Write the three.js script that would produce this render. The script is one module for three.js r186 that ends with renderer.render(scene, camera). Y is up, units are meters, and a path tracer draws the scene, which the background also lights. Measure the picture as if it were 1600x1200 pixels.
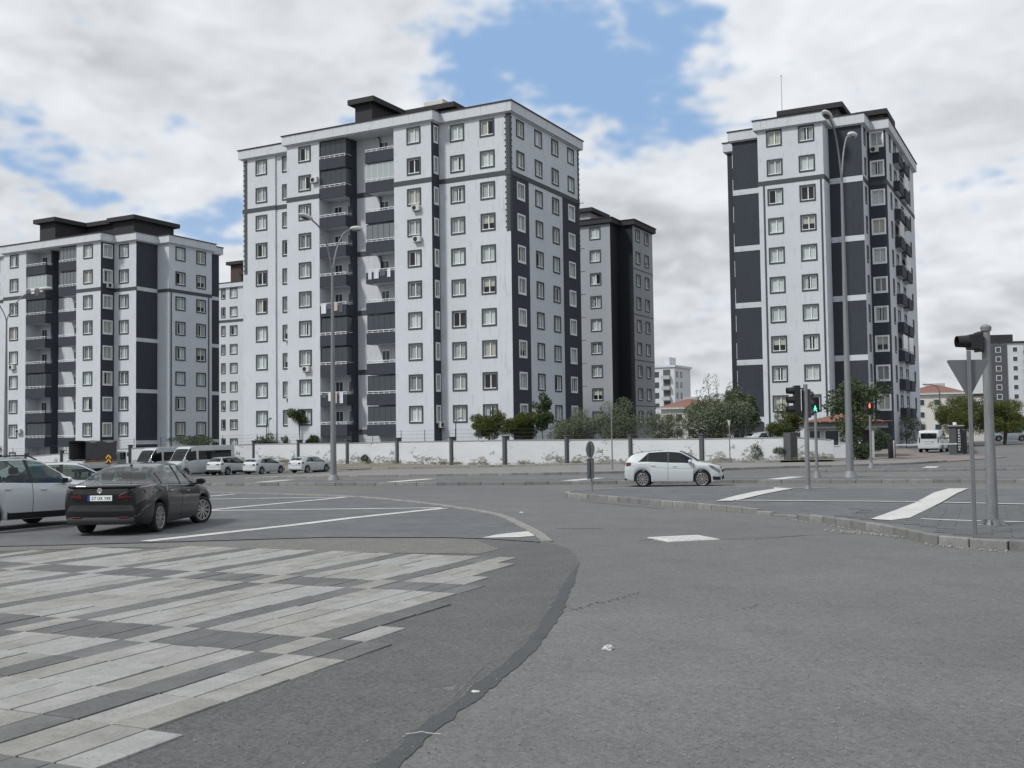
import * as THREE from 'three';
import { mergeGeometries, mergeVertices } from 'three/addons/utils/BufferGeometryUtils.js';
import { RoundedBoxGeometry } from 'three/addons/geometries/RoundedBoxGeometry.js';

// ------------------------------------------------------------------ camera, sky, sun, exposure
const scene = new THREE.Scene();
const camera = new THREE.PerspectiveCamera(39.97, 4 / 3, 0.1, 4000);
camera.position.set(0, 1.9, 0);
camera.rotation.order = 'YXZ';
camera.rotation.set(2.65 * Math.PI / 180, 0, -0.8 * Math.PI / 180);
scene.add(camera);

const renderer = new THREE.WebGLRenderer({ antialias: true });
renderer.toneMapping = THREE.LinearToneMapping;
renderer.toneMappingExposure = 1.28;
renderer.shadowMap.enabled = true;

// seeded noise
function rng(seed) { let a = seed >>> 0; return () => { a = (a + 0x6D2B79F5) | 0; let t = Math.imul(a ^ (a >>> 15), 1 | a); t = (t + Math.imul(t ^ (t >>> 7), 61 | t)) ^ t; return ((t ^ (t >>> 14)) >>> 0) / 4294967296; }; }
const hash3 = (x, y, z) => { let h = Math.imul(x | 0, 374761393) ^ Math.imul(y | 0, 668265263) ^ Math.imul(z | 0, 1274126177); h = Math.imul(h ^ (h >>> 13), 1274126177); return ((h ^ (h >>> 16)) >>> 0) / 4294967296; };
const fade = t => t * t * (3 - 2 * t), mix = (a, b, t) => a + (b - a) * t, clamp = (v, a = 0, b = 1) => Math.min(b, Math.max(a, v));
const smooth = (a, b, v) => fade(clamp((v - a) / (b - a)));
function noise3(x, y, z) {
  const i = Math.floor(x), j = Math.floor(y), k = Math.floor(z), u = fade(x - i), v = fade(y - j), w = fade(z - k);
  const L = (kk) => mix(mix(hash3(i, j, kk), hash3(i + 1, j, kk), u), mix(hash3(i, j + 1, kk), hash3(i + 1, j + 1, kk), u), v);
  return mix(L(k), L(k + 1), w);
}
function fbm(x, y, z, o = 5, gain = 0.53) { let s = 0, a = 0.5, n = 0; for (let q = 0; q < o; q++) { s += a * noise3(x, y, z); n += a; x = x * 2.03 + 17.1; y = y * 2.03 + 5.7; z = z * 2.03 + 9.2; a *= gain; } return s / n; }
const R = Math.PI / 180;

{ // broken cloud deck with blue gaps
  const W = 2048, H = 1024, data = new Float32Array(W * H * 4), rr = rng(77);
  const gaps = [[2.6, 20.5, 4.6, 4.4, 0.30], [6.2, 18.4, 4.2, 3.0, 0.30], [9.8, 20.6, 3.6, 3.0, 0.28], [-2.2, 18.2, 2.6, 2.8, 0.24], [9.0, 16.2, 2.8, 2.2, 0.26], [-15.6, 10.8, 2.6, 2.6, 0.30], [-8.0, 16.5, 1.8, 1.6, 0.16]];
  for (let k = 0; k < 34; k++) { const az = 26 + rr() * 308, el = 8 + 68 * rr(); gaps.push([az, el, 4 + 6 * rr(), 3 + 4 * rr(), 0.2 + 0.2 * rr()]); }
  for (let j = 0; j < H; j++) for (let i = 0; i < W; i++) {
    const th = ((j + 0.5) / H - 0.5) * Math.PI, ph = ((i + 0.5) / W - 0.5) * 2 * Math.PI;
    const dx = Math.cos(th) * Math.cos(ph), dy = Math.sin(th), dz = Math.cos(th) * Math.sin(ph);
    const e = Math.max(dy, 0), q = 1 / (e + 0.16), px = dx * q, pz = dz * q;
    const wx = fbm(px * 2.1 + 3, pz * 2.1, 1.5, 3) - 0.5, wz = fbm(px * 2.1 - 8, pz * 2.1 + 4, 7.5, 3) - 0.5;
    const qx = px + wx * 0.45, qz = pz + wz * 0.45, big = fbm(qx * 1.3, qz * 1.3, 2.2, 5), puff = fbm(qx * 4.2 + 7, qz * 4.2, 4.4, 6, 0.62), wisp = fbm(px * 15, pz * 15, 8.8, 3, 0.7);
    let cov = 0.505 + (big - 0.5) * 0.5 + (puff - 0.5) * 1.25 + (wisp - 0.5) * 0.42;
    const el = th / R; let az = Math.atan2(dx, -dz) / R;
    for (const g of gaps) { let da = az - g[0]; da -= 360 * Math.round(da / 360); const a = da * Math.cos(th) / g[2], b = (el - g[1]) / g[3]; cov -= g[4] * Math.exp(-(a * a + b * b)); }
    cov += 0.14 * (1 - smooth(0.0, 0.20, e));
    const c = smooth(0.10, 0.38, cov);
    const shade = fbm(qx * 1.7 + 40, qz * 1.7 - 20, 9.1, 5), sh2 = fbm(qx * 6.0 + 10, qz * 6.0, 19.1, 6, 0.62), sh3 = fbm(px * 17 + 3, pz * 17, 29.1, 3, 0.7), thick = smooth(0.25, 0.6, cov);
    let lum = mix(0.66, 0.43, clamp((shade - 0.36) * 2.6) * (0.25 + 0.75 * thick)) + (sh2 - 0.5) * 0.36 * (0.35 + 0.65 * thick) + (sh3 - 0.5) * 0.10;
    lum = Math.min(lum, 0.72);
    const hz = smooth(0.0, 0.30, e);
    const blue = [mix(0.40, 0.225, hz), mix(0.50, 0.355, hz), mix(0.64, 0.56, hz)];
    const cl = [lum * 0.95, lum * 0.985, lum * 1.03], o = (j * W + i) * 4;
    const low = dy < 0 ? 1 : 0;
    for (let k = 0; k < 3; k++) data[o + k] = low ? [0.30, 0.30, 0.30][k] : mix(blue[k], cl[k], c);
    data[o + 3] = 1;
  }
  const sky = new THREE.DataTexture(data, W, H, THREE.RGBAFormat, THREE.FloatType);
  sky.mapping = THREE.EquirectangularReflectionMapping; sky.magFilter = sky.minFilter = THREE.LinearFilter; sky.wrapS = THREE.RepeatWrapping; sky.needsUpdate = true;
  scene.background = sky; scene.environment = sky;
}
const sun = new THREE.DirectionalLight(new THREE.Color(1, 0.98, 0.94), 2.0);
sun.position.set(-62, 78, 40); sun.target.position.set(0, 0, -60); scene.add(sun.target);
sun.position.add(sun.target.position);
sun.castShadow = true; sun.shadow.radius = 14; sun.shadow.mapSize.set(4096, 4096);
Object.assign(sun.shadow.camera, { left: -120, right: 120, top: 120, bottom: -120, near: 1, far: 400 });
scene.add(sun);

// ------------------------------------------------------------------ helpers
const used = new Map();
function numbered(n) { const k = used.get(n) || 0; used.set(n, k + 1); return k ? n + '_' + String(k).padStart(3, '0') : n; }
function mesh(name, geo, mat, parent, x = 0, y = 0, z = 0, ry = 0) {
  const m = new THREE.Mesh(geo, mat); m.name = name; m.castShadow = m.receiveShadow = true; m.position.set(x, y, z); m.rotation.y = ry;
  if (parent) parent.add(m); return m;
}
function tag(o, label, category, group) { o.userData.label = label; o.userData.category = category; if (group) o.userData.group = group; return o; }
function thing(name, label, category, x = 0, y = 0, z = 0, ry = 0, group) {
  const o = new THREE.Group(); o.name = numbered(name); o.position.set(x, y, z); o.rotation.y = ry; scene.add(o); return tag(o, label, category, group);
}
function single(name, geo, mat, label, category, x = 0, y = 0, z = 0, ry = 0, group) { const m = mesh(numbered(name), geo, mat, scene, x, y, z, ry); return tag(m, label, category, group); }
function struct(name, geo, mat) { const m = mesh(numbered(name), geo, mat, scene); m.userData.kind = 'structure'; return m; }
function strip(g) { for (const k of Object.keys(g.attributes)) if (!['position', 'normal', 'uv'].includes(k)) g.deleteAttribute(k); if (!g.attributes.uv) g.setAttribute('uv', new THREE.BufferAttribute(new Float32Array(g.attributes.position.count * 2), 2)); return g.index ? g.toNonIndexed() : g; }
const join = gs => mergeGeometries(gs.map(strip), false);
const at = (g, x, y, z, ry = 0, rx = 0, rz = 0) => { if (rx) g.rotateX(rx); if (rz) g.rotateZ(rz); if (ry) g.rotateY(ry); return g.translate(x, y, z); };
const box = (w, h, d, x = 0, y = 0, z = 0, ry = 0) => at(new THREE.BoxGeometry(w, h, d), x, y, z, ry);
const rbox = (w, h, d, r, x = 0, y = 0, z = 0, ry = 0, seg = 2) => at(new RoundedBoxGeometry(w, h, d, seg, r), x, y, z, ry);
const cyl = (r0, r1, h, x = 0, y = 0, z = 0, n = 14, rx = 0, rz = 0) => at(new THREE.CylinderGeometry(r0, r1, h, n), x, y, z, 0, rx, rz);
function bar(a, b, r, r2 = r, n = 7) { // tapered rod between two points
  const A = new THREE.Vector3(...a), B = new THREE.Vector3(...b), d = B.clone().sub(A), g = new THREE.CylinderGeometry(r2, r, d.length(), n);
  g.applyQuaternion(new THREE.Quaternion().setFromUnitVectors(new THREE.Vector3(0, 1, 0), d.normalize())); return g.translate((A.x + B.x) / 2, (A.y + B.y) / 2, (A.z + B.z) / 2);
}
function tube(pts, r, seg = 24, n = 8) { return new THREE.TubeGeometry(new THREE.CatmullRomCurve3(pts.map(p => new THREE.Vector3(...p))), seg, r, n); }
function interp(tab, x) { // smooth 1-D curve through [x, y] pairs
  const n = tab.length; if (x <= tab[0][0]) return tab[0][1]; if (x >= tab[n - 1][0]) return tab[n - 1][1];
  let i = 0; while (tab[i + 1][0] < x) i++;
  const [x0, y0] = tab[i], [x1, y1] = tab[i + 1], h = x1 - x0, t = (x - x0) / h, d = (y1 - y0) / h;
  const sl = k => { if (k <= 0 || k >= n - 1) return k <= 0 ? (tab[1][1] - tab[0][1]) / (tab[1][0] - tab[0][0]) : (tab[n - 1][1] - tab[n - 2][1]) / (tab[n - 1][0] - tab[n - 2][0]); const a = (tab[k][1] - tab[k - 1][1]) / (tab[k][0] - tab[k - 1][0]), b = (tab[k + 1][1] - tab[k][1]) / (tab[k + 1][0] - tab[k][0]); return a * b <= 0 ? 0 : 2 * a * b / (a + b); };
  const m0 = sl(i), m1 = sl(i + 1), t2 = t * t, t3 = t2 * t;
  return (2 * t3 - 3 * t2 + 1) * y0 + (t3 - 2 * t2 + t) * h * m0 + (-2 * t3 + 3 * t2) * y1 + (t3 - t2) * h * m1;
}
// ground height (metres) at x, depth d (d = -z)
const gy = (x, d) => -0.0095 * Math.max(0, d - 8) + 0.022 * (clamp(x, -60, 60) - 6) * smooth(45, 85, d) * (1 - 0.6 * smooth(130, 400, d));

// ------------------------------------------------------------------ textures and materials
function tex(size, fn, srgb = true, rep = 1) { // fn(u, v) -> [r, g, b] 0..1 (srgb) on a tile
  const d = new Uint8Array(size * size * 4);
  for (let j = 0; j < size; j++) for (let i = 0; i < size; i++) { const c = fn(i / size, j / size, i, j), o = (j * size + i) * 4; for (let k = 0; k < 3; k++) d[o + k] = clamp(c[k], 0, 1) * 255; d[o + 3] = 255; }
  const t = new THREE.DataTexture(d, size, size, THREE.RGBAFormat); t.wrapS = t.wrapT = THREE.RepeatWrapping; t.magFilter = THREE.LinearFilter; t.minFilter = THREE.LinearMipmapLinearFilter; t.generateMipmaps = true; t.anisotropy = 8;
  if (srgb) t.colorSpace = THREE.SRGBColorSpace; t.repeat.set(rep, rep); t.needsUpdate = true; return t;
}
function tnoise(u, v, f, s, o = 4, fv = f) { // tileable fbm
  let sum = 0, a = 0.5, n = 0; for (let q = 0; q < o; q++) {
    const x = u * f, y = v * fv, i = Math.floor(x), j = Math.floor(y), p = fade(x - i), r = fade(y - j), m = k => ((k % f) + f) % f, w = k => ((k % fv) + fv) % fv;
    sum += a * mix(mix(hash3(m(i), w(j), s), hash3(m(i + 1), w(j), s), p), mix(hash3(m(i), w(j + 1), s), hash3(m(i + 1), w(j + 1), s), p), r); n += a; a *= 0.55; f *= 2; fv *= 2; s += 31;
  } return sum / n;
}
const lin2s = c => c <= 0.0031308 ? 12.92 * c : 1.055 * Math.pow(c, 1 / 2.4) - 0.055;
const g3 = (l, t = [1, 1, 1]) => [lin2s(clamp(l * t[0])), lin2s(clamp(l * t[1])), lin2s(clamp(l * t[2]))];
const lin = (r, g, b) => new THREE.Color().setRGB(r, g, b);
function std(r, g, b, rough = 0.8, o = {}) { return new THREE.MeshStandardMaterial({ color: lin(r, g, b), roughness: rough, ...o }); }

const asphaltFn = (seed, base, spread, tint, spk) => (u, v, i, j) => {
  const a = tnoise(u, v, 6, seed, 5), f = tnoise(u, v, 90, seed + 5, 3), h = hash3(i, j, seed + 9);
  let l = base * (0.86 + 0.28 * a) + (f - 0.5) * spread * 1.3 + (h - 0.5) * spread * 0.9; if (h > 1 - spk) l += base * 1.3; if (h < spk) l *= 0.55; const st = tnoise(u, v, 256, seed + 41, 1), st2 = tnoise(u, v, 170, seed + 47, 1); if (st > 0.80) l *= 1.0 + spk * 20 * smooth(0.8, 0.95, st); if (st2 < 0.17) l *= 0.72; return g3(l, tint);
};
const bumpGrain = tex(512, (u, v, i, j) => { const f = tnoise(u, v, 96, 3, 3) * 0.7 + hash3(i, j, 4) * 0.3; return [f, f, f]; }, false, 0.5);
const M = {};
M.asphalt = new THREE.MeshStandardMaterial({ map: tex(1024, asphaltFn(11, 0.142, 0.058, [1.0, 1.0, 0.98], 0.02), true, 0.33), roughness: 0.93, bumpMap: bumpGrain, bumpScale: 0.006, vertexColors: true });
M.oldAsphalt = new THREE.MeshStandardMaterial({ map: tex(1024, asphaltFn(23, 0.104, 0.058, [0.99, 1.0, 0.98], 0.014), true, 0.4), roughness: 0.95, bumpMap: bumpGrain, bumpScale: 0.009 });
M.seal = new THREE.MeshStandardMaterial({ map: tex(512, asphaltFn(31, 0.068, 0.018, [0.94, 1.0, 1.05], 0.004), true, 0.6), roughness: 0.8 });
M.gravelAsphalt = new THREE.MeshStandardMaterial({ map: tex(512, asphaltFn(37, 0.15, 0.09, [1.03, 1.0, 0.93], 0.03), true, 0.5), roughness: 0.97, bumpMap: bumpGrain, bumpScale: 0.01 });
const slabFn = (seed, l0, tint) => (u, v, i, j) => { const a = tnoise(u, v, 4, seed, 5), b = tnoise(u, v, 40, seed + 3, 3), s = tnoise(u, v * 1.0, 24, seed + 8, 2), h = hash3(i, j, seed); let l = l0 * (0.72 + 0.5 * a) + (b - 0.5) * l0 * 0.28 + (h - 0.5) * l0 * 0.16; if (s > 0.78) l *= 0.8; if (h > 0.9985) l *= 0.35; return g3(l, tint); };
M.slabLight = [0, 1, 2, 3].map(k => new THREE.MeshStandardMaterial({ map: tex(256, slabFn(50 + k * 7, [0.275, 0.30, 0.255, 0.32][k], [[1.02, 1, 0.93], [1.01, 1, 0.95], [1.03, 1, 0.92], [1.0, 1, 0.97]][k]), true, 1.1), roughness: 0.9, bumpMap: bumpGrain, bumpScale: 0.003 }));
M.slabDark = [0, 1, 2].map(k => new THREE.MeshStandardMaterial({ map: tex(256, slabFn(90 + k * 7, [0.128, 0.14, 0.118][k], [1, 1, 1.0]), true, 1.1), roughness: 0.92, bumpMap: bumpGrain, bumpScale: 0.003 }));
// small interlocking setts too far off to tell apart
const settFn = (u, v, i, j) => { const n = 40, row = Math.floor(v * n), off = (row % 2) * 0.5, bx = u * n / 2 + off, c = Math.floor(bx), fx = bx - c, fy = v * n - row; const t = hash3(c % (n / 2), row, 3), e = (fx < 0.03 || fy < 0.06) ? 0.62 : 1; const a = tnoise(u, v, 5, 70, 4); return g3((0.104 + 0.03 * t) * e * (0.75 + 0.5 * a) + (hash3(i, j, 2) - 0.5) * 0.02, [0.97, 1.0, 1.05]); };
M.setts = new THREE.MeshStandardMaterial({ map: tex(1024, settFn, true, 0.25), roughness: 0.85 });
M.paintWhite = new THREE.MeshStandardMaterial({ map: tex(512, (u, v, i, j) => { const a = tnoise(u, v, 8, 120, 4), b = tnoise(u, v, 70, 124, 3); let l = 0.56 * (0.8 + 0.35 * a); if (b > 0.66) l *= 0.72; return g3(l + (hash3(i, j, 6) - 0.5) * 0.06, [1, 1, 0.95]); }, true, 0.5), roughness: 0.85 });
M.kerb = [0, 1, 2].map(k => new THREE.MeshStandardMaterial({ map: tex(256, slabFn(140 + 9 * k, [0.2, 0.235, 0.18][k], [1.02, 1, 0.95]), true, 0.9), roughness: 0.92, bumpMap: bumpGrain, bumpScale: 0.004 }));
M.pave = new THREE.MeshStandardMaterial({ map: tex(512, slabFn(171, 0.21, [1.02, 1, 0.95]), true, 0.25), roughness: 0.93 });
M.redPave = new THREE.MeshStandardMaterial({ map: tex(512, slabFn(173, 0.19, [1.15, 0.97, 0.9]), true, 0.3), roughness: 0.93 });
M.dirt = new THREE.MeshStandardMaterial({ map: tex(512, (u, v, i, j) => { const a = tnoise(u, v, 6, 200, 5), b = tnoise(u, v, 60, 204, 3); return g3(0.17 * (0.6 + 0.8 * a) + (b - 0.5) * 0.1, [1.1, 1.0, 0.82]); }, true, 0.2), roughness: 1 });
// plaster: broad mottling, fine grain, rain streaks
const plasterFn = (seed, l0, tint, streak) => (u, v, i, j) => { const a = tnoise(u, v, 3, seed, 5), b = tnoise(u, v, 64, seed + 2, 3), s = tnoise(u, v * 0.12 + 0.37, 48, seed + 6, 3); return g3(l0 * (0.93 + 0.14 * a) * (1 - streak * smooth(0.62, 0.85, s)) + (b - 0.5) * l0 * 0.05, tint); };
const plasterBump = tex(512, (u, v) => { const f = tnoise(u, v, 80, 303, 4); return [f, f, f]; }, false, 0.4);
const plaster = (seed, l, tint, st = 0.05, rep = 0.14) => new THREE.MeshStandardMaterial({ map: tex(512, plasterFn(seed, l, tint, st), true, rep), roughness: 0.9, bumpMap: plasterBump, bumpScale: 0.006 });
M.white = plaster(301, 0.60, [0.95, 1.0, 1.06], 0.18);
M.dark = plaster(311, 0.046, [0.86, 1.0, 1.30], 0.2);
M.greyWall = plaster(321, 0.40, [0.98, 1, 1.02]);
M.trim = std(0.045, 0.056, 0.064, 0.75);
M.band = std(0.058, 0.070, 0.075, 0.8);
M.roofEdge = std(0.032, 0.022, 0.022, 0.8);
M.pent = plaster(331, 0.038, [1.0, 1.0, 1.12], 0.1);
M.upvc = std(0.74, 0.76, 0.77, 0.45);
M.glass = new THREE.MeshPhysicalMaterial({ color: lin(0.86, 0.9, 0.9), transmission: 1, thickness: 0, roughness: 0.02, ior: 1.5, specularIntensity: 1 });
M.tintGlass = new THREE.MeshPhysicalMaterial({ color: lin(0.045, 0.055, 0.065), roughness: 0.04, ior: 1.52 });
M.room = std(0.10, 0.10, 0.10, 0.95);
M.curtain = [std(0.72, 0.73, 0.72, 0.95, { side: THREE.DoubleSide }), std(0.64, 0.65, 0.65, 0.95, { side: THREE.DoubleSide }), std(0.5, 0.51, 0.5, 0.95, { side: THREE.DoubleSide }), std(0.55, 0.52, 0.45, 0.95, { side: THREE.DoubleSide }), std(0.2, 0.19, 0.18, 0.95, { side: THREE.DoubleSide })];
M.rail = std(0.6, 0.61, 0.62, 0.4, { metalness: 0.3 });
M.steel = new THREE.MeshStandardMaterial({ map: tex(256, (u, v, i, j) => { const a = tnoise(u, v, 8, 401, 4), b = tnoise(u, v, 40, 405, 3); return g3(0.215 * (0.75 + 0.5 * a) + (b - 0.5) * 0.07, [0.97, 1, 1.03]); }, true, 2), roughness: 0.6, metalness: 0.25 });
M.black = std(0.012, 0.012, 0.013, 0.45);
M.rubber = std(0.016, 0.016, 0.017, 0.85);
M.acWhite = std(0.55, 0.55, 0.52, 0.5);
M.stair = plaster(345, 0.02, [0.86, 1.0, 1.3], 0.2);
M.tile = plaster(341, 0.13, [1.6, 0.78, 0.58], 0.2, 0.5);
// ------------------------------------------------------------------ ground, roads, islands
function tess(tris, step) { // split long triangles so a sheet can follow the ground
  const out = [], st = tris.slice();
  while (st.length) {
    const t = st.pop(), e = [0, 1, 2].map(k => Math.hypot(t[k][0] - t[(k + 1) % 3][0], t[k][1] - t[(k + 1) % 3][1])), m = e.indexOf(Math.max(...e));
    if (e[m] <= step) { out.push(t); continue; }
    const a = t[m], b = t[(m + 1) % 3], c = t[(m + 2) % 3], h = [(a[0] + b[0]) / 2, (a[1] + b[1]) / 2]; st.push([a, h, c], [h, b, c]);
  } return out;
}
function drape(poly, lift, step = 3, hf = null) { // flat sheet over the ground; poly in [x, depth]
  const v = poly.map(p => new THREE.Vector2(p[0], p[1])); if (THREE.ShapeUtils.isClockWise(v)) v.reverse();
  const tris = tess(THREE.ShapeUtils.triangulateShape(v, []).map(f => f.map(k => [v[k].x, v[k].y])), step), pos = [], uv = [];
  for (const t of tris) for (const k of [0, 1, 2]) { const [x, d] = t[k]; pos.push(x, (hf ? hf(x, d) : gy(x, d)) + lift, -d); uv.push(x, d); }
  const g = new THREE.BufferGeometry(); g.setAttribute('position', new THREE.Float32BufferAttribute(pos, 3)); g.setAttribute('uv', new THREE.Float32BufferAttribute(uv, 2)); g.computeVertexNormals(); return mergeVertices(g, 1e-4);
}
function stripe(pts, w, jitter = 0, seed = 1) { // polygon along a polyline
  const a = [], b = [], r = rng(seed), n = pts.length;
  for (let i = 0; i < n; i++) { const p = pts[Math.max(0, i - 1)], q = pts[Math.min(n - 1, i + 1)], L = Math.hypot(q[0] - p[0], q[1] - p[1]), nx = -(q[1] - p[1]) / L, nd = (q[0] - p[0]) / L; a.push([pts[i][0] + nx * (w / 2 + (r() - 0.5) * jitter), pts[i][1] + nd * (w / 2 + (r() - 0.5) * jitter)]); b.push([pts[i][0] - nx * (w / 2 + (r() - 0.5) * jitter), pts[i][1] - nd * (w / 2 + (r() - 0.5) * jitter)]); }
  return a.concat(b.reverse());
}
function resample(pts, step) { const o = [pts[0]]; for (let i = 1; i < pts.length; i++) { const p = pts[i - 1], q = pts[i], n = Math.max(1, Math.round(Math.hypot(q[0] - p[0], q[1] - p[1]) / step)); for (let k = 1; k <= n; k++) o.push(p.map((c, j) => mix(c, q[j], k / n))); } return o; }
function curve2(pts, step) { const c = new THREE.CatmullRomCurve3(pts.map(p => new THREE.Vector3(p[0], 0, p[1])), false, 'centripetal'), n = Math.max(2, Math.round(c.getLength() / step)); return c.getSpacedPoints(n).map(p => [p.x, p.z]); }

{ // terrain reaching the horizon
  const xs = [-1800, -900, -400, -200, -120], ds = [-300, -60]; for (let x = -90; x <= 110; x += 10) xs.push(x); xs.push(160, 300, 600, 1200, 2000); for (let d = -10; d <= 200; d += 7) ds.push(d); ds.push(260, 340, 480, 800, 1400, 2400);
  const pos = [], uv = [], idx = []; ds.forEach((d, j) => xs.forEach((x, i) => { pos.push(x, gy(x, Math.min(d, 420)) - 0.1, -d); uv.push(x, d); if (i && j) { const n = xs.length, a = (j - 1) * n + i - 1; idx.push(a, a + 1, a + n, a + 1, a + n + 1, a + n); } }));
  const g = new THREE.BufferGeometry(); g.setAttribute('position', new THREE.Float32BufferAttribute(pos, 3)); g.setAttribute('uv', new THREE.Float32BufferAttribute(uv, 2)); g.setIndex(idx); g.computeVertexNormals(); struct('ground', g, M.dirt);
}
{ // asphalt sheet of the junction; colour patches are old and new asphalt
  const x0 = -80, x1 = 100, d0 = -8, d1 = 128, st = 1, nx = (x1 - x0) / st + 1, nd = (d1 - d0) / st + 1, pos = [], uv = [], col = [], idx = [];
  for (let j = 0; j < nd; j++) for (let i = 0; i < nx; i++) { const x = x0 + i * st, d = d0 + j * st; pos.push(x, gy(x, d), -d); uv.push(x, d); const n = fbm(x * 0.21, d * 0.12, 3.3, 5), m = fbm(x * 0.9, d * 0.9, 8.3, 3), c = 0.74 + 0.46 * n + 0.16 * (m - 0.5); col.push(c, c, c); if (i && j) { const a = (j - 1) * nx + i - 1; idx.push(a, a + 1, a + nx, a + 1, a + nx + 1, a + nx); } }
  const g = new THREE.BufferGeometry(); g.setAttribute('position', new THREE.Float32BufferAttribute(pos, 3)); g.setAttribute('uv', new THREE.Float32BufferAttribute(uv, 2)); g.setAttribute('color', new THREE.Float32BufferAttribute(col, 3)); g.setIndex(idx); g.computeVertexNormals(); struct('road', g, M.asphalt);
}
const seam = curve2([[-1.15, 4.2], [-0.95, 5.2], [-0.76, 6.1], [-0.54, 7.0], [-0.27, 7.9], [0.02, 9.0], [0.28, 10.4], [0.58, 12.7], [0.83, 14.9], [0.98, 16.0]], 0.06);
struct('old_asphalt', drape([[-13, 3.6], [-1.2, 3.6], ...seam, [1.0, 17.2], [0.9, 18.4], [0.66, 19.2], [-0.5, 20.0], [-3.7, 20.8], [-6.3, 20.4], [-13, 19.9]], 0.003, 2), M.oldAsphalt);
{ // ribbon of poured sealant with an uneven edge
  const pos = [], uv = [], idx = [], n = seam.length; seam.forEach((p, i) => { const a = seam[Math.max(0, i - 1)], b = seam[Math.min(n - 1, i + 1)], L = Math.hypot(b[0] - a[0], b[1] - a[1]), nx = (b[1] - a[1]) / L, nd = -(b[0] - a[0]) / L, fin = i > n - 40 ? (n - i) / 40 : 1; for (const s of [-1, 1]) { const w = fin * (0.07 + 0.06 * (fbm(i * 0.055, s * 7, 2.2, 3) - 0.5) + 0.035 * (noise3(i * 0.3, s * 3, 5) - 0.5) + 0.02 * (noise3(i * 1.3, s * 5, 9) - 0.5)), x = p[0] + s * nx * w, d = p[1] + s * nd * w; pos.push(x, gy(x, d) + 0.0055, -d); uv.push(x, d); } if (i) { const k = 2 * i; idx.push(k - 2, k - 1, k, k - 1, k + 1, k); } });
  const g = new THREE.BufferGeometry(); g.setAttribute('position', new THREE.Float32BufferAttribute(pos, 3)); g.setAttribute('uv', new THREE.Float32BufferAttribute(uv, 2)); g.setIndex(idx); g.computeVertexNormals(); struct('asphalt_seal_strip', g, M.seal);
}
struct('gravelly_asphalt', drape([[-13, 19.0], [-9.0, 19.15], [-7.2, 19.55], [-4.2, 18.75], [-2.4, 17.95], [-0.6, 17.5], [-0.25, 18.2], [-0.7, 19.9], [-1.3, 20.3], [-3.7, 20.75], [-6.3, 20.3], [-9.7, 19.9], [-13, 19.8]], 0.008, 2), M.gravelAsphalt);

{ // raised apron of large slabs, light fields with dark bands
  const ap = new THREE.Group(); ap.name = 'slab_apron'; ap.userData.kind = 'structure'; scene.add(ap);
  const th = -24.84 * R, ux = Math.cos(th), ud = Math.sin(th), w = 0.3175, l = 0.7625, r = rng(9);
  const rb = [[6.0, -2.62], [6.38, -2.52], [6.62, -2.25], [7.07, -2.13], [7.82, -1.81], [8.62, -1.66], [9.3, -1.37], [10.75, -1.25], [11.77, -0.85], [13.21, -0.55], [16.17, -0.18], [17.0, -0.14], [17.3, -0.5]];
  const topB = [[-14, 19.3], [-9, 18.7], [-7.4, 19.35], [-5.46, 19.15], [-4.05, 18.5], [-2.38, 17.65], [-0.1, 17.2]];
  const geos = [0, 1, 2].map(k => { const g = new RoundedBoxGeometry(l - 0.015 - 0.006 * k, 0.07, w - 0.011 - 0.005 * k, 1, 0.006); return g; });
  for (const g of geos) { const p = g.attributes.position, uv = g.attributes.uv; for (let i = 0; i < p.count; i++) uv.setXY(i, p.getX(i), p.getZ(i) + p.getY(i)); }
  const geoV = geos.flatMap((g, k) => [0, 1].map(v => { const q = g.clone(), uv = q.attributes.uv; for (let i = 0; i < uv.count; i++) uv.setXY(i, uv.getX(i) + 0.37 * k + 0.51 * v, uv.getY(i) + 0.29 * k + 0.73 * v); return q; }));
  for (let j = -9; j < 14; j++) for (let i = -28; i < 24; i++) {
    const a = (i + 0.5) * w, b = (j + 0.5) * l, x = -4.85 + a * ux - b * ud, d = 11.44 + a * ud + b * ux;
    if (d < 5.7 || x < -0.535 * d - 0.3 || x > interp(rb, d) - 0.02 || d > interp(topB, x)) continue;
    const dark = (((i % 5) + 5) % 5 === 0) !== (((j % 5) + 5) % 5 === 4);
    const m = mesh('paving_slab', geoV[Math.floor(r() * 6)], dark ? M.slabDark[Math.floor(r() * 3)] : M.slabLight[Math.floor(r() * 4)], ap, x + (r() - 0.5) * 0.008, gy(x, d) - 0.018 + (r() - 0.5) * 0.010, -d + (r() - 0.5) * 0.008, th * -1 - Math.PI / 2 + (r() - 0.5) * 0.006);
    m.rotation.y = Math.atan2(ux, -ud); m.rotation.z = (r() - 0.5) * 0.006; if (r() < 0.5) m.rotation.y += Math.PI;
  }
}
const kgeo = {};
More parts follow.
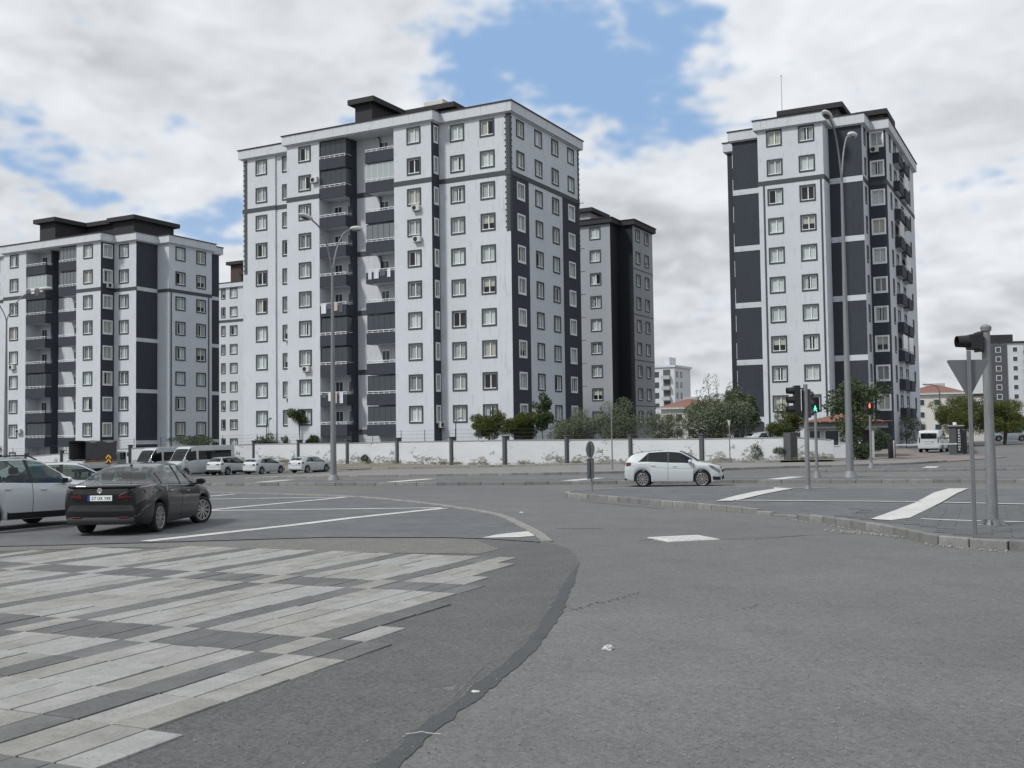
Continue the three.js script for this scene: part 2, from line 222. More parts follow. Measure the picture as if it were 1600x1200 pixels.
function kerbs(parent, pts, o = {}) { // row of separate kerb stones
  const { len = 0.96, h = 0.15, w = 0.16, seed = 3, drop = null, mats = M.kerb } = o, r = rng(seed), path = curve2(pts, len);
  for (let i = 1; i < path.length; i++) {
    const p = path[i - 1], q = path[i], L = Math.hypot(q[0] - p[0], q[1] - p[1]), key = L.toFixed(2) + '_' + w; kgeo[key] ??= (() => { const g = new RoundedBoxGeometry(L - 0.012, 0.34, w, 1, 0.018), P = g.attributes.position, u = g.attributes.uv; for (let k = 0; k < P.count; k++) u.setXY(k, P.getX(k), P.getY(k) + P.getZ(k)); return g; })();
    const x = (p[0] + q[0]) / 2, d = (p[1] + q[1]) / 2, hh = drop ? drop(x, d) : h, m = mesh('kerb_stone', kgeo[key], mats[Math.floor(r() * mats.length)], parent, x + (r() - 0.5) * 0.01, gy(x, d) + hh - 0.17 + (r() - 0.5) * 0.012, -d, Math.atan2(q[1] - p[1], q[0] - p[0]));
    m.rotation.z = (r() - 0.5) * 0.008 + Math.atan2(gy(q[0], q[1]) - gy(p[0], p[1]), L) * 1;
  }
}
const isl = (name) => { const g = new THREE.Group(); g.name = name; g.userData.kind = 'structure'; scene.add(g); return g; };
{ // left painted island, flush
  const g = isl('hatched_island');
  const k = [[0.60, 19.35], [0.50, 20.6], [0.26, 22.58], [-0.49, 26.9], [-1.73, 30.09], [-3.09, 32.98], [-5.63, 36.94], [-10.55, 40.9], [-18, 45.2], [-28, 50.5]];
  mesh('sett_paving', drape([...curve2(k, 1).map(p => [p[0] - 0.08, p[1]]), [-30, 30], [-20, 20.2], [-9.7, 20.0], [-6.3, 20.55], [-3.7, 21.05], [-1.3, 20.6], [-0.5, 20.2]], 0.014, 3), M.setts, g);
  kerbs(g, k, { h: 0.055, w: 0.2, len: 0.5, seed: 4, mats: [M.slabLight[2], M.kerb[1]] });
  mesh('worn_white_patch', drape([[-0.62, 20.3], [-0.34, 21.0], [0.0, 21.4], [0.33, 21.7], [0.42, 20.6], [0.1, 20.35]], 0.022, 2), M.paintWhite, g);
  const P = (pts, w, s) => mesh('painted_line', drape(stripe(resample(pts, 0.4), w, 0.05, s), 0.021, 3), M.paintWhite, g);
  P([[-7.15, 20.62], [-5.14, 24.1], [-4.04, 26.4], [-1.95, 29.85]], 0.33, 2); P([[-9.9, 30.3], [-6, 30.15], [-2.05, 30.05]], 0.26, 3); P([[-8.8, 30.45], [-5.9, 36.8]], 0.26, 4);
  P([[-12.2, 37.0], [-8, 37.0], [-5.75, 36.95]], 0.26, 5); P([[-11.9, 37.2], [-10.65, 40.6]], 0.25, 6); P([[-12.3, 21.2], [-10.2, 26.6]], 0.3, 7); P([[-13.5, 30.4], [-11.0, 30.3]], 0.26, 8);
}
const dropR = (x, d) => 0.15 - 0.10 * Math.exp(-(((x - 6.3) ** 2 + (d - 24.9) ** 2) / 1.1));
{ // right raised island with sett paving and pale stripes
  const g = isl('raised_island');
  const near = [[1.85, 34.9], [3.05, 32.5], [4.1, 30.1], [5.02, 28.0], [5.9, 26.2], [6.3, 25.0], [6.62, 23.5], [6.95, 21.7], [7.15, 20.4], [7.18, 19.2], [7.2, 18.25], [7.45, 17.6], [8.1, 16.9], [9.6, 16.25], [12, 15.7], [16, 15.2], [20, 14.9]];
  const far = [[20, 33.5], [16, 34.1], [13.4, 34.9], [10.3, 36.4], [7.8, 38.4], [4.5, 38.3], [2.6, 37.4], [1.85, 36.0], [1.8, 34.95]];
  const hf = (x, d) => gy(x, d) + dropR(x, d) - 0.006;
  mesh('sett_paving', drape([...curve2(near, 0.7), ...curve2(far, 1)], 0, 0.8, hf), M.setts, g);
  { // the nearest pavers, each its own slab
    const r = rng(19), th = -0.42, ux = Math.cos(th), ud = Math.sin(th), L = 0.62, W = 0.41, edge = curve2(near, 0.4), inside = (x, d) => { let c = false; const P = [...edge, [20, 30]].concat([[1.8, 36]]); for (let i = 0, j = P.length - 1; i < P.length; j = i++) if ((P[i][1] > d) !== (P[j][1] > d) && x < (P[j][0] - P[i][0]) * (d - P[i][1]) / (P[j][1] - P[i][1]) + P[i][0]) c = !c; return c; }, clear = (x, d) => edge.every(q => Math.hypot(q[0] - x, q[1] - d) > 0.48);
    const geo = [0, 1].map(k => { const q = new RoundedBoxGeometry(L - 0.014, 0.03, W - 0.014, 1, 0.006), P = q.attributes.position, u = q.attributes.uv; for (let i = 0; i < P.count; i++) u.setXY(i, P.getX(i) + 0.4 * k, P.getZ(i) + 0.3 * k); return q; }), mats = [0, 1, 2].map(k => new THREE.MeshStandardMaterial({ map: tex(128, slabFn(700 + k * 5, [0.105, 0.12, 0.112][k], [0.97, 1, 1.05]), true, 1.1), roughness: 0.9 }));
    for (let j = -30; j < 60; j++) for (let i = -30; i < 40; i++) { const a = (i + (j % 2 ? 0.5 : 0)) * L, b = j * W, x = 9 + a * ux - b * ud, d = 20 + a * ud + b * ux; if (d > 25.5 || x > 0.56 * d || d < 15 || !inside(x, d) || !clear(x, d) || Math.hypot(x - 6.3, d - 24.9) < 1.9) continue; mesh('paver', geo[Math.floor(r() * 2)], mats[Math.floor(r() * 3)], g, x, hf(x, d) + (r() - 0.5) * 0.006, -d, Math.atan2(ud, ux)); }
  }
  kerbs(g, near, { seed: 6, len: 0.62, drop: (x, d) => dropR(x, d) + 0.006 }); kerbs(g, far, { seed: 7, h: 0.156 });
  const S = (poly, n = 'pale_stripe') => mesh(n, drape(poly, 0.022, 0.6, hf), M.paintWhite, g);
  S([[5.55, 29.05], [5.93, 28.85], [6.42, 29.73], [7.52, 32.1], [8.71, 34.4], [9.4, 35.6], [9.0, 36.6], [8.75, 35.6], [7.75, 33.99], [6.64, 31.64]]);
  S([[7.33, 21.8], [7.6, 21.4], [8.19, 21.97], [9.5, 24.4], [10.8, 26.83], [13.12, 31.34], [14.65, 34.1], [14.0, 34.1], [12.65, 31.88], [10.31, 27.18], [8.86, 24.53]]);
  S(stripe(resample([[5.75, 29.25], [6.29, 29.15], [9.37, 27.9], [10.55, 27.4]], 0.5), 0.2, 0.02, 3), 'pale_line'); S(stripe(resample([[10.95, 27.0], [12.4, 25.9], [16, 23.6]], 0.5), 0.2, 0.02, 4), 'pale_line');
  S(stripe(resample([[8.3, 21.65], [8.9, 21.1], [10, 20.4], [13, 18.6]], 0.5), 0.17, 0.02, 5), 'pale_line');
}
function medianIsland(name, front, back, h, seed) {
  const g = isl(name), f = curve2(front, 1.2), b = curve2(back, 1.2);
  mesh('sett_paving', drape([...f, ...b.slice().reverse()], h - 0.005, 2), M.setts, g); kerbs(g, front, { seed, h, len: 0.98 }); kerbs(g, back, { seed: seed + 1, h, len: 0.98 }); return g;
}
{
  const front = [[-36, 70], [-25, 57.5], [-14.6, 50.6], [-6.9, 47.6], [0, 45.9], [2.6, 45.6], [9.2, 44.6], [12.6, 43.4], [16.2, 42.4], [19.4, 41.2], [26, 39]], back = [[-34, 75], [-24, 61.5], [-15, 55.7], [-7, 52.8], [0, 50.7], [9, 48.3], [14, 47.2], [19, 45.8], [27, 43.2]];
  const g = medianIsland('median_island', front, back, 0.15, 11);
  for (const [a, b] of [[[-12.0, 50.2], [-11.4, 54.2]], [[-5.5, 47.6], [-4.0, 51.7]], [[2.35, 46.0], [4.0, 49.2]], [[10.9, 44.4], [12.6, 47.0]]]) mesh('painted_line', drape(stripe([a, b], 0.7), 0.152, 2), M.paintWhite, g);
  const h = medianIsland('traffic_island', [[15.6, 56.2], [17.7, 55.5], [19.8, 55.0], [23, 54.7], [26.1, 54.2], [34, 53]], [[15.7, 56.9], [18.2, 59.0], [21.6, 59.4], [24, 58.6], [28, 57.6], [35, 56.4]], 0.13, 15);
  mesh('painted_line', drape([[21.7, 56.3], [22.3, 55.9], [23.2, 57.6], [22.7, 58.0]], 0.137, 2), M.paintWhite, h);
}
// far pavement, verge and drive
const farKerb = [[-18.6, 73.6], [-12.5, 68.3], [-7.1, 64.8], [-1, 61.8], [3.6, 60.4], [11, 61.4], [15.1, 62.7], [23, 63.7], [27, 66]];
const wallLine = [[-58, 119.5, -1.6], [-53.8, 117, -1.48], [-48.5, 113.8, -1.28], [-40.5, 112, -0.9], [-33.4, 110, -0.82], [-26.4, 108, -0.75], [-21, 104, -0.74], [-15.4, 99, -0.73], [-10.3, 95, -0.7], [-5.2, 91, -0.78], [-0.6, 87.5, -0.76], [4.4, 85.3, -0.64], [9.3, 83, -0.57], [14.2, 79, -0.42], [19.4, 73.5, -0.3], [22, 72.5, -0.2]];
const vergeLine = [[-60, 113], [-56, 111], [-50, 108], [-41, 106.5], [-34, 104.7], [-27.5, 102.7], [-22.5, 98.8], [-17, 94.4], [-12, 90], [-7, 86.2], [-2, 82.6], [3.3, 80.3], [8, 78], [12.8, 74.4], [17.6, 69.6], [20.8, 68.6]];
{
  const g = isl('far_pavement'), vl = vergeLine.slice(8);
  mesh('paving', drape([...curve2(farKerb, 1.2), [24.5, 71], [20.8, 68.6], ...vl.slice().reverse()], 0.125, 2.5), M.pave, g); kerbs(g, farKerb, { seed: 21, h: 0.135, len: 0.98 }); kerbs(g, vl.slice(0, -1), { seed: 22, h: 0.26, len: 0.98 });
  kerbs(g, vergeLine.slice(0, 9), { seed: 23, h: 0.15, len: 0.98 });
  const n = 8, pos = [], uv = [], idx = []; wallLine.forEach((w, i) => { const v = vergeLine[i]; for (let k = 0; k <= n; k++) { const t = k / n, x = mix(v[0], w[0], t), d = mix(v[1], w[1] + 0.3, t); pos.push(x, mix(gy(v[0], v[1]) + (i < 8 ? 0.14 : 0.25), w[2] + 0.02, t) + (k && k < n ? (hash3(i, k, 5) - 0.5) * 0.06 : 0), -d); uv.push(x, d); if (i && k) { const a = (i - 1) * (n + 1) + k - 1; idx.push(a, a + n + 1, a + 1, a + 1, a + n + 1, a + n + 2); } } });
  const q = new THREE.BufferGeometry(); q.setAttribute('position', new THREE.Float32BufferAttribute(pos, 3)); q.setAttribute('uv', new THREE.Float32BufferAttribute(uv, 2)); q.setIndex(idx); q.computeVertexNormals(); struct('verge', q, M.dirt);
  struct('entrance_drive', drape([[20.9, 68.7], [24.5, 71.1], [27.2, 66.2], [33, 70.5], [31, 75.5], [33.5, 88], [40, 108], [27, 100], [22.2, 73]], 0.03, 2.5), M.redPave);
}
// row of old wheel scuffs and cracks in the asphalt
{
  const crack = (pts, w, s) => struct('asphalt_crack', drape(stripe(resample(pts, 0.12).map((p, i) => [p[0], p[1] + (hash3(i, s, 2) - 0.5) * 0.05]), w, w * 0.8, s), 0.005, 2), M.black);
  crack([[3.7, 19.5], [4.43, 19.54], [5.0, 19.8], [5.55, 20.1]], 0.03, 3); crack([[5.55, 20.1], [6.5, 20.35]], 0.018, 8); crack([[2.3, 19.5], [2.6, 19.75]], 0.03, 4);
  struct('tyre_mark', drape(stripe(resample([[0.95, 22.5], [1.35, 22.35], [1.85, 22.4]], 0.15), 0.16, 0.08, 12), 0.004, 1), M.oldAsphalt); struct('tyre_mark', drape(stripe(resample([[2.1, 33.2], [2.6, 31.6], [3.3, 30.0], [4.0, 28.4]], 0.3), 0.2, 0.12, 13), 0.004, 1), M.oldAsphalt);
  const gs = [], r = rng(31); for (const [x, d, n, s] of [[0.62, 11.6, 22, 0.55], [2.4, 11.4, 6, 0.22]]) for (let k = 0; k < n; k++) { const t = k / n, cx = x + t * s * 1.7 + (r() - 0.5) * 0.07, cd = d + t * s * 2.3 + (r() - 0.5) * 0.1, p = []; for (let q = 0; q < 7; q++) { const a = q / 7 * 6.283, rr = 0.6 + 0.7 * r(); p.push([cx + Math.cos(a) * 0.021 * rr, cd + Math.sin(a) * 0.014 * rr]); } gs.push(drape(p, 0.004, 3)); }
  struct('asphalt_pitting', join(gs), M.black);
}
// ------------------------------------------------------------------ buildings
const AY = -28 * R; // all blocks of the estate stand parallel
const building = (name, label, x, d, group) => thing(name, label, 'apartment block', x, 0, -d, AY, group);
function wallPanel(b, p0, p1, y0, y1, mat, holes = [], name = 'wall') { // outer face on the line p0 -> p1 (s, t)
  const L0 = Math.hypot(p1[0] - p0[0], p1[1] - p0[1]), e = 0.003, sh = new THREE.Shape([new THREE.Vector2(e, y0), new THREE.Vector2(L0 - e, y0), new THREE.Vector2(L0 - e, y1), new THREE.Vector2(e, y1)]);
  for (const [c, y, w, h] of holes) sh.holes.push(new THREE.Path([new THREE.Vector2(c - w / 2, y - h / 2), new THREE.Vector2(c - w / 2, y + h / 2), new THREE.Vector2(c + w / 2, y + h / 2), new THREE.Vector2(c + w / 2, y - h / 2)]));
  const g = new THREE.ExtrudeGeometry(sh, { depth: 0.28, bevelEnabled: false }); g.translate(0, 0, -0.28);
  const ry = Math.atan2(p1[1] - p0[1], p1[0] - p0[0]), m = mesh(name, g, mat, b, p0[0], 0, -p0[1], ry);
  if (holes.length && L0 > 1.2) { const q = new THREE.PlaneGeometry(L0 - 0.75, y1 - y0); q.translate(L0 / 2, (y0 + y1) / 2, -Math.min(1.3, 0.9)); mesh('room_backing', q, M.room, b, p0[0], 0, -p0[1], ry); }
  return m;
}
function ringGeo(w, h, bw, z0, z1, extra = []) { const s = new THREE.Shape([new THREE.Vector2(-w / 2, -h / 2), new THREE.Vector2(w / 2, -h / 2), new THREE.Vector2(w / 2, h / 2), new THREE.Vector2(-w / 2, h / 2)]), a = w / 2 - bw, c = h / 2 - bw; s.holes.push(new THREE.Path([new THREE.Vector2(-a, -c), new THREE.Vector2(-a, c), new THREE.Vector2(a, c), new THREE.Vector2(a, -c)])); const g = new THREE.ExtrudeGeometry(s, { depth: z1 - z0, bevelEnabled: false }); g.translate(0, 0, z0); return extra.length ? join([g, ...extra]) : g; }
function pleats(w, h, n, amp, seed) { const g = new THREE.PlaneGeometry(w, h, n * 6, 1), p = g.attributes.position, r = rng(seed), ph = r() * 6; for (let i = 0; i < p.count; i++) { const x = p.getX(i) / w + 0.5; p.setZ(i, amp * Math.sin(x * n * 6.283 + ph + 1.3 * Math.sin(x * 9 + ph))); } g.computeVertexNormals(); return g; }
const KIND = {};
for (const [k, ow, oh, light, mul] of [['W', 1.30, 1.40, 0, 1], ['L', 1.30, 1.40, 1, 1], ['N', 0.62, 1.44, 0, 0], ['NL', 0.52, 1.44, 1, 0], ['S', 1.12, 1.4, 1, 1], ['B', 0.95, 0.75, 0, 1]]) {
  const bw = light ? 0.14 : 0.145, fr = [box(ow + 0.02, 0.07, 0.16, 0, -oh / 2 + 0.05, -0.04)]; if (mul) fr.push(box(0.085, oh - 0.1, 0.05, 0.03, 0, -0.105));
  const pw = mul ? ow / 2 - 0.075 : ow - 0.12;
  KIND[k] = { ow, oh, light, mul, ring: ringGeo(ow + 2 * bw - 0.02, oh + 2 * bw - 0.02, bw, -0.01, 0.055), frame: ringGeo(ow - 0.006, oh - 0.006, 0.075, -0.14, -0.075, fr), pane: new THREE.PlaneGeometry(pw, oh - 0.13), px: mul ? (ow / 4 - 0.015) : 0,
    cur: [pleats(ow, oh, 7, 0.025, 3), pleats(ow, oh, 11, 0.02, 5)], half: [pleats(ow * 0.5, oh, 4, 0.03, 7), pleats(ow * 0.34, oh, 4, 0.03, 9)], roller: box(ow, oh * 0.55, 0.015, 0, oh * 0.225, 0), slats: join(Array.from({ length: 15 }, (_, i) => at(new THREE.BoxGeometry(ow, 0.008, 0.07), 0, -oh / 2 + 0.05 + i * oh / 15, 0, 0, 0.6))) };
}
const wr = rng(4242);
function addWindow(b, kind, s, y, t, ry, dim = 1) { // window > frame, panes, curtain
  const K = KIND[kind], w = mesh('window', K.ring, K.light ? M.upvc : M.trim, b, s, y, -t, ry);
  mesh('frame', K.frame, M.upvc, w); mesh('pane', K.pane, M.glass, w, -K.px, 0.01, -0.11); if (K.mul) mesh('pane', K.pane, M.glass, w, K.px + 0.045, 0.01, -0.115);
  const q = wr(), mat = M.curtain[Math.floor(wr() * 3.7)];
  if (q < 0.58) mesh('curtain', K.cur[wr() < 0.5 ? 0 : 1], mat, w, 0, 0, -0.2);
  else if (q < 0.76) { const sd = wr() < 0.5 ? -1 : 1; mesh('curtain', K.half[0], mat, w, sd * K.ow * 0.25, 0, -0.2); if (wr() < 0.6) mesh('curtain', K.half[1], mat, w, -sd * K.ow * 0.34, 0, -0.22); }
  else if (q < 0.86) { mesh('curtain', K.half[1], mat, w, -K.ow * 0.33, 0, -0.2); mesh('curtain', K.half[1], mat, w, K.ow * 0.33, 0, -0.2); }
  else if (q < 0.91) mesh('blind', K.slats, M.curtain[1], w, 0, 0, -0.2); else if (q < 0.96) mesh('blind', K.roller, M.curtain[3], w, 0, 0, -0.2);
  return w;
}
// a facade stretch with columns of windows; cols [distance along, kind]
function facade(b, p0, p1, y0, y1, mat, rows, cols) {
  const L = Math.hypot(p1[0] - p0[0], p1[1] - p0[1]), ux = (p1[0] - p0[0]) / L, ut = (p1[1] - p0[1]) / L, ry = Math.atan2(ut, ux), holes = [];
  for (const [c, k] of cols) for (const y of rows) if (y > y0 + 0.8 && y < y1 - 0.8) { holes.push([c, y, KIND[k].ow, KIND[k].oh]); addWindow(b, k, p0[0] + ux * c, y, p0[1] + ut * c, ry); }
  wallPanel(b, p0, p1, y0, y1, mat, holes);
}
function bandOn(b, p0, p1, y0, y1, mat, proud = 0.045, name = 'band') { // flat moulding on a facade stretch
  const L = Math.hypot(p1[0] - p0[0], p1[1] - p0[1]), ux = (p1[0] - p0[0]) / L, ut = (p1[1] - p0[1]) / L, g = box(L + (ut ? -0.004 : 0.09), y1 - y0, proud + 0.06, L / 2, (y0 + y1) / 2, proud / 2 - 0.03); mesh(name, g, mat, b, p0[0], 0, -p0[1], Math.atan2(ut, ux));
}
const offs = (poly, o) => poly.map((p, i) => { const a = poly[(i + poly.length - 1) % poly.length], c = poly[(i + 1) % poly.length]; const n = (q, r) => { const L = Math.hypot(r[0] - q[0], r[1] - q[1]); return [(r[1] - q[1]) / L, -(r[0] - q[0]) / L]; }; const n1 = n(a, p), n2 = n(p, c); return [p[0] + o * (n1[0] + (Math.abs(n1[0] - n2[0]) < 1e-6 ? 0 : n2[0])), p[1] + o * (n1[1] + (Math.abs(n1[1] - n2[1]) < 1e-6 ? 0 : n2[1]))]; });
function slabGeo(poly, y0, y1) { const g = new THREE.ExtrudeGeometry(new THREE.Shape(poly.map(p => new THREE.Vector2(p[0], p[1]))), { depth: y1 - y0, bevelEnabled: false }); g.rotateX(-Math.PI / 2); g.translate(0, y0, 0); return g; }
function roofOn(b, poly, y0, y1, over = 0.36, mat = M.white) { const r = mesh('roof', slabGeo(offs(poly, over), y0, y1), mat, b); mesh('roof_edge', slabGeo(offs(poly, over + 0.09), y1 + 0.002, y1 + 0.10), M.roofEdge, r); mesh('eave_moulding', slabGeo(offs(poly, over - 0.2), y0 - 0.10, y0 + 0.02), mat, r); return r; }
function penthouse(b, poly, y0, y1, mat = M.pent) { const p = mesh('rooftop_room', slabGeo(poly, y0, y1 - 0.5), mat, b); mesh('rooftop_slab', slabGeo(offs(poly, 0.55), y1 - 0.52, y1), M.pent, p); return p; }
function quoins(b, s, t, y0, y1) { const gs = []; for (let y = y0, i = 0; y < y1; y += 0.27, i++) gs.push(box(0.42 + (i % 2) * 0.1, 0.21, 0.05, -0.21 + (i % 2 ? -0.05 : 0), y, 0.0), box(0.05, 0.21, 0.34 + (i % 2) * 0.1, 0.0, y, -0.17 - (i % 2 ? 0.05 : 0))); gs.push(box(0.34, y1 - y0, 0.03, -0.17, (y0 + y1) / 2, 0.0), box(0.03, y1 - y0, 0.26, 0.0, (y0 + y1) / 2, -0.13)); mesh('quoin_strip', join(gs), M.band, b, s, 0, -t); }
function acUnit(b, s, y, t, ry = 0) { const g = mesh('air_conditioner', rbox(0.82, 0.56, 0.3, 0.03, 0, 0, 0.24), M.acWhite, b, s, y, -t, ry); mesh('fan_grille', join([at(new THREE.TorusGeometry(0.2, 0.018, 5, 20), -0.12, 0, 0.4), cyl(0.19, 0.19, 0.01, -0.12, 0, 0.392, 18, Math.PI / 2)]), M.black, g); mesh('bracket', join([box(0.04, 0.04, 0.4, -0.3, -0.3, 0.2), box(0.04, 0.04, 0.4, 0.3, -0.3, 0.2)]), M.steel, g); }
// one storey's balcony; yt is the top of its parapet
const curtGlass = [M.tintGlass, new THREE.MeshPhysicalMaterial({ color: lin(0.16, 0.18, 0.19), roughness: 0.06 }), new THREE.MeshPhysicalMaterial({ color: lin(0.36, 0.4, 0.41), roughness: 0.08 })];
function balcony(b, s0, s1, tf, tb, yt, o = {}) {
  const W = s1 - s0, D = tb - tf, open = o.open, cx = (s0 + s1) / 2; // open: +1 right end free, -1 left end free
  const pg = [box(W - 0.01, 1.08, 0.13, 0, -0.54, -0.065), ...(open ? [box(0.13, 1.08, 1.05, open * (W / 2 - 0.07), -0.54, -0.13 - 0.53)] : [])];
  const bm = mesh('balcony', join(pg), M.dark, b, cx, yt, -tf);
  mesh('floor_slab', box(W - 0.02, 0.16, D - 0.14, 0, -0.98, -D / 2 - 0.05), M.white, bm);
  const rg = [bar([-W / 2 + 0.05, 0.24, -0.03], [W / 2 - 0.05, 0.24, -0.03], 0.036), bar([-W / 2 + 0.05, 0.06, -0.03], [W / 2 - 0.05, 0.06, -0.03], 0.022)]; for (let k = 0; k <= 5; k++) rg.push(bar([-W / 2 + 0.08 + (W - 0.16) * k / 5, 0, -0.03], [-W / 2 + 0.08 + (W - 0.16) * k / 5, 0.24, -0.03], 0.034));
  if (open) rg.push(bar([open * (W / 2 - 0.06), 0.22, -0.06], [open * (W / 2 - 0.06), 0.22, -1.1], 0.028)); mesh('railing', join(rg), M.upvc, bm);
  if (o.glass != null) {
    const n = 5, hgt = 1.74, mat = curtGlass[o.glass], fg = [box(W - 0.03, 0.06, 0.05, 0, hgt, -0.17), box(W - 0.03, 0.05, 0.05, 0, 0.03, -0.17)];
    for (let k = 0; k <= n; k++) fg.push(box(0.035, hgt, 0.045, -W / 2 + 0.03 + (W - 0.06) * k / n, hgt / 2, -0.17));
    if (open) fg.push(box(0.04, hgt, 0.04, open * (W / 2 - 0.05), hgt / 2, -1.15), box(0.05, 0.05, 1.0, open * (W / 2 - 0.05), hgt, -0.67)); mesh('glazing_frame', join(fg), o.glass === 2 ? M.upvc : M.trim, bm);
    for (let k = 0; k < n; k++) mesh('glass_pane', box((W - 0.06) / n - 0.04, hgt - 0.06, 0.012, -W / 2 + 0.03 + (W - 0.06) * (k + 0.5) / n, hgt / 2, -0.17), mat, bm);
    if (open) mesh('glass_pane', box(0.012, hgt - 0.06, 0.94, open * (W / 2 - 0.05), hgt / 2, -0.67), mat, bm);
  }
  if (o.laundry) { const r = rng(o.laundry), cols = [[0.7, 0.7, 0.72], [0.62, 0.64, 0.7], [0.12, 0.12, 0.14], [0.5, 0.42, 0.4]]; for (let k = 0; k < 4; k++) { const w = 0.35 + 0.35 * r(), h = 0.5 + 0.6 * r(), g = pleats(w, h, 2, 0.03, k + 3); mesh('laundry', g, std(...cols[Math.floor(r() * 4)], 0.95, { side: THREE.DoubleSide }), bm, -W / 2 + 0.5 + (W - 1) * k / 3.2, 0.2 - h / 2, 0.05); } }
  mesh('balcony_door', join([box(0.98, 2.35, 0.06, -W * 0.2, 0.25, -D + 0.03), box(0.78, 1.2, 0.06, W * 0.26, 0.82, -D + 0.03)]), M.upvc, bm); mesh('door_glass', join([box(0.36, 2.1, 0.02, -W * 0.2 - 0.22, 0.25, -D + 0.07), box(0.36, 2.1, 0.02, -W * 0.2 + 0.22, 0.25, -D + 0.07), box(0.6, 1.04, 0.02, W * 0.26, 0.82, -D + 0.07)]), M.tintGlass, bm);
  return bm;
}
const rowsOf = (y0, n, h = 2.95) => Array.from({ length: n }, (_, i) => y0 - i * h);

{ // ---- central block
  const b = building('apartment_block', 'tallest white and charcoal apartment block in the centre, with two balcony columns', 0.10, 95.99), rows = rowsOf(30.3, 10), yb = -3, yt = 31.5, bl = 25.63, bh = 26.08;
  facade(b, [-32.6, 0.5], [-28.19, 0.5], yb, yt, M.white, rows, [[2.55, 'W']]); facade(b, [-28.19, 0.68], [-25.06, 0.68], yb, yt, M.white, rows, [[1.25, 'N']]);
  wallPanel(b, [-25.06, 0.68], [-25.06, -1.35], yb, yt, M.white); facade(b, [-25.06, -1.35], [-20.94, -1.35], yb, yt, M.white, rows, [[2.3, 'W']]);
  wallPanel(b, [-20.94, -1.35], [-20.94, 0.54], yb, yt, M.white); wallPanel(b, [-20.94, 0.54], [-11.93, 0.54], yb, yt, M.white); wallPanel(b, [-11.93, 0.54], [-11.93, -1.35], yb, yt, M.white);
  wallPanel(b, [-17.68, -0.28], [-17.68, 0.54], yb, yt, M.dark, [], 'balcony_pier');
  facade(b, [-11.93, -1.35], [-7.67, -1.35], yb, yt, M.white, rows, [[2.29, 'W']]); facade(b, [-7.67, -1.35], [-7.67, 0], yb, yt, M.dark, rows, [[0.78, 'NL']]);
  facade(b, [-7.67, 0], [0, 0], yb, yt, M.white, rows, [[2.05, 'W'], [5.29, 'W']]);
  facade(b, [0, 0], [0, 15.4], 25.85, yt, M.white, rows, [[2.06, 'W'], [5.85, 'W'], [9.55, 'W'], [13.32, 'W']]);
  facade(b, [0, 0], [0, 3.73], yb, 25.85, M.dark, rows, [[2.06, 'L']]); facade(b, [0, 3.73], [0, 11.17], yb, 25.85, M.white, rows, [[2.12, 'W'], [5.82, 'W']]); facade(b, [0, 11.17], [0, 15.4], yb, 25.85, M.dark, rows, [[2.15, 'L']]);
  wallPanel(b, [0, 15.4], [-32.6, 15.4], yb, yt, M.white); wallPanel(b, [-32.6, 15.4], [-32.6, 0.5], yb, yt, M.white);
  for (const [p, q] of [[[-32.6, 0.5], [-28.19, 0.5]], [[-28.1, 0.68], [-25.1, 0.68]], [[-25.06, -1.35], [-20.98, -1.35]], [[-11.93, -1.35], [-7.67, -1.35]], [[-7.6, 0], [0, 0]], [[0, 0], [0, 15.4]]]) bandOn(b, p, q, bl, bh, M.band);
  for (let k = 0; k < 5; k++) { const y = 25.85 - k * 5.9; bandOn(b, [-17.6, 0.54], [-11.98, 0.54], y - 0.3, y + 0.2, M.band, 0.03); }
  quoins(b, 0, 0, 20.5, 31.3); quoins(b, 0, 15.0, 20.5, 31.3); quoins(b, -32.0, 0.5, 19.2, 31.3);
  const G1 = [0, 0, null, null, null, null, 0, 0, null, null], G2 = [null, 2, null, 1, null, null, 0, null, 0, 0];
  rows.forEach((y, k) => { balcony(b, -20.94, -17.68, -1.35, 0.54, y - 0.8, { open: 1, glass: G1[k], laundry: k === 5 ? 5 : k === 8 ? 6 : 0 }); balcony(b, -15.3, -11.93, -1.35, 0.54, y - 0.88, { open: -1, glass: G2[k], laundry: k === 4 ? 8 : 0 }); if (k % 2 === 0) mesh('rainwater_pipe', tube([[0, 1.1, 0.1], [0.05, 0.75, 0.12], [0.5, 0.25, 0.12], [0.55, -0.15, 0.12], [0.55, -0.9, 0.12]], 0.07, 16, 7), M.band, b, -15.25, y + 0.55, -0.5); });
  const poly = [[-32.6, 0.5], [-25.06, 0.5], [-25.06, -1.35], [-7.67, -1.35], [-7.67, 0], [0, 0], [0, 15.4], [-32.6, 15.4]]; roofOn(b, poly, 31.46, 32.36);
  penthouse(b, [[-18.7, 1.7], [-16.6, 1.7], [-16.6, 7.4], [-10.6, 7.4], [-10.6, 12], [-18.7, 12]], 32.3, 35.95); penthouse(b, [[-22.2, 5], [-19.9, 5], [-19.9, 9], [-22.2, 9]], 32.3, 34.6); penthouse(b, [[-6.5, 9], [-2.5, 9], [-2.5, 13], [-6.5, 13]], 32.3, 33.4);
  mesh('water_tank', rbox(2.4, 0.9, 1.4, 0.08, -13.2, 36.4, -8.6), M.acWhite, b);
  acUnit(b, -21.35, rows[1] + 0.1, -1.35); acUnit(b, -9.3, rows[2] - 1.12, -1.35); acUnit(b, -9.2, rows[3] - 1.15, -1.35); acUnit(b, -22.5, rows[7] - 1.1, -1.35); acUnit(b, -26.2, rows[8] - 1.1, 0.6); acUnit(b, -26.2, rows[6] - 1.0, 0.6); acUnit(b, -7.65, rows[9] - 1.0, -0.4, Math.PI / 2);
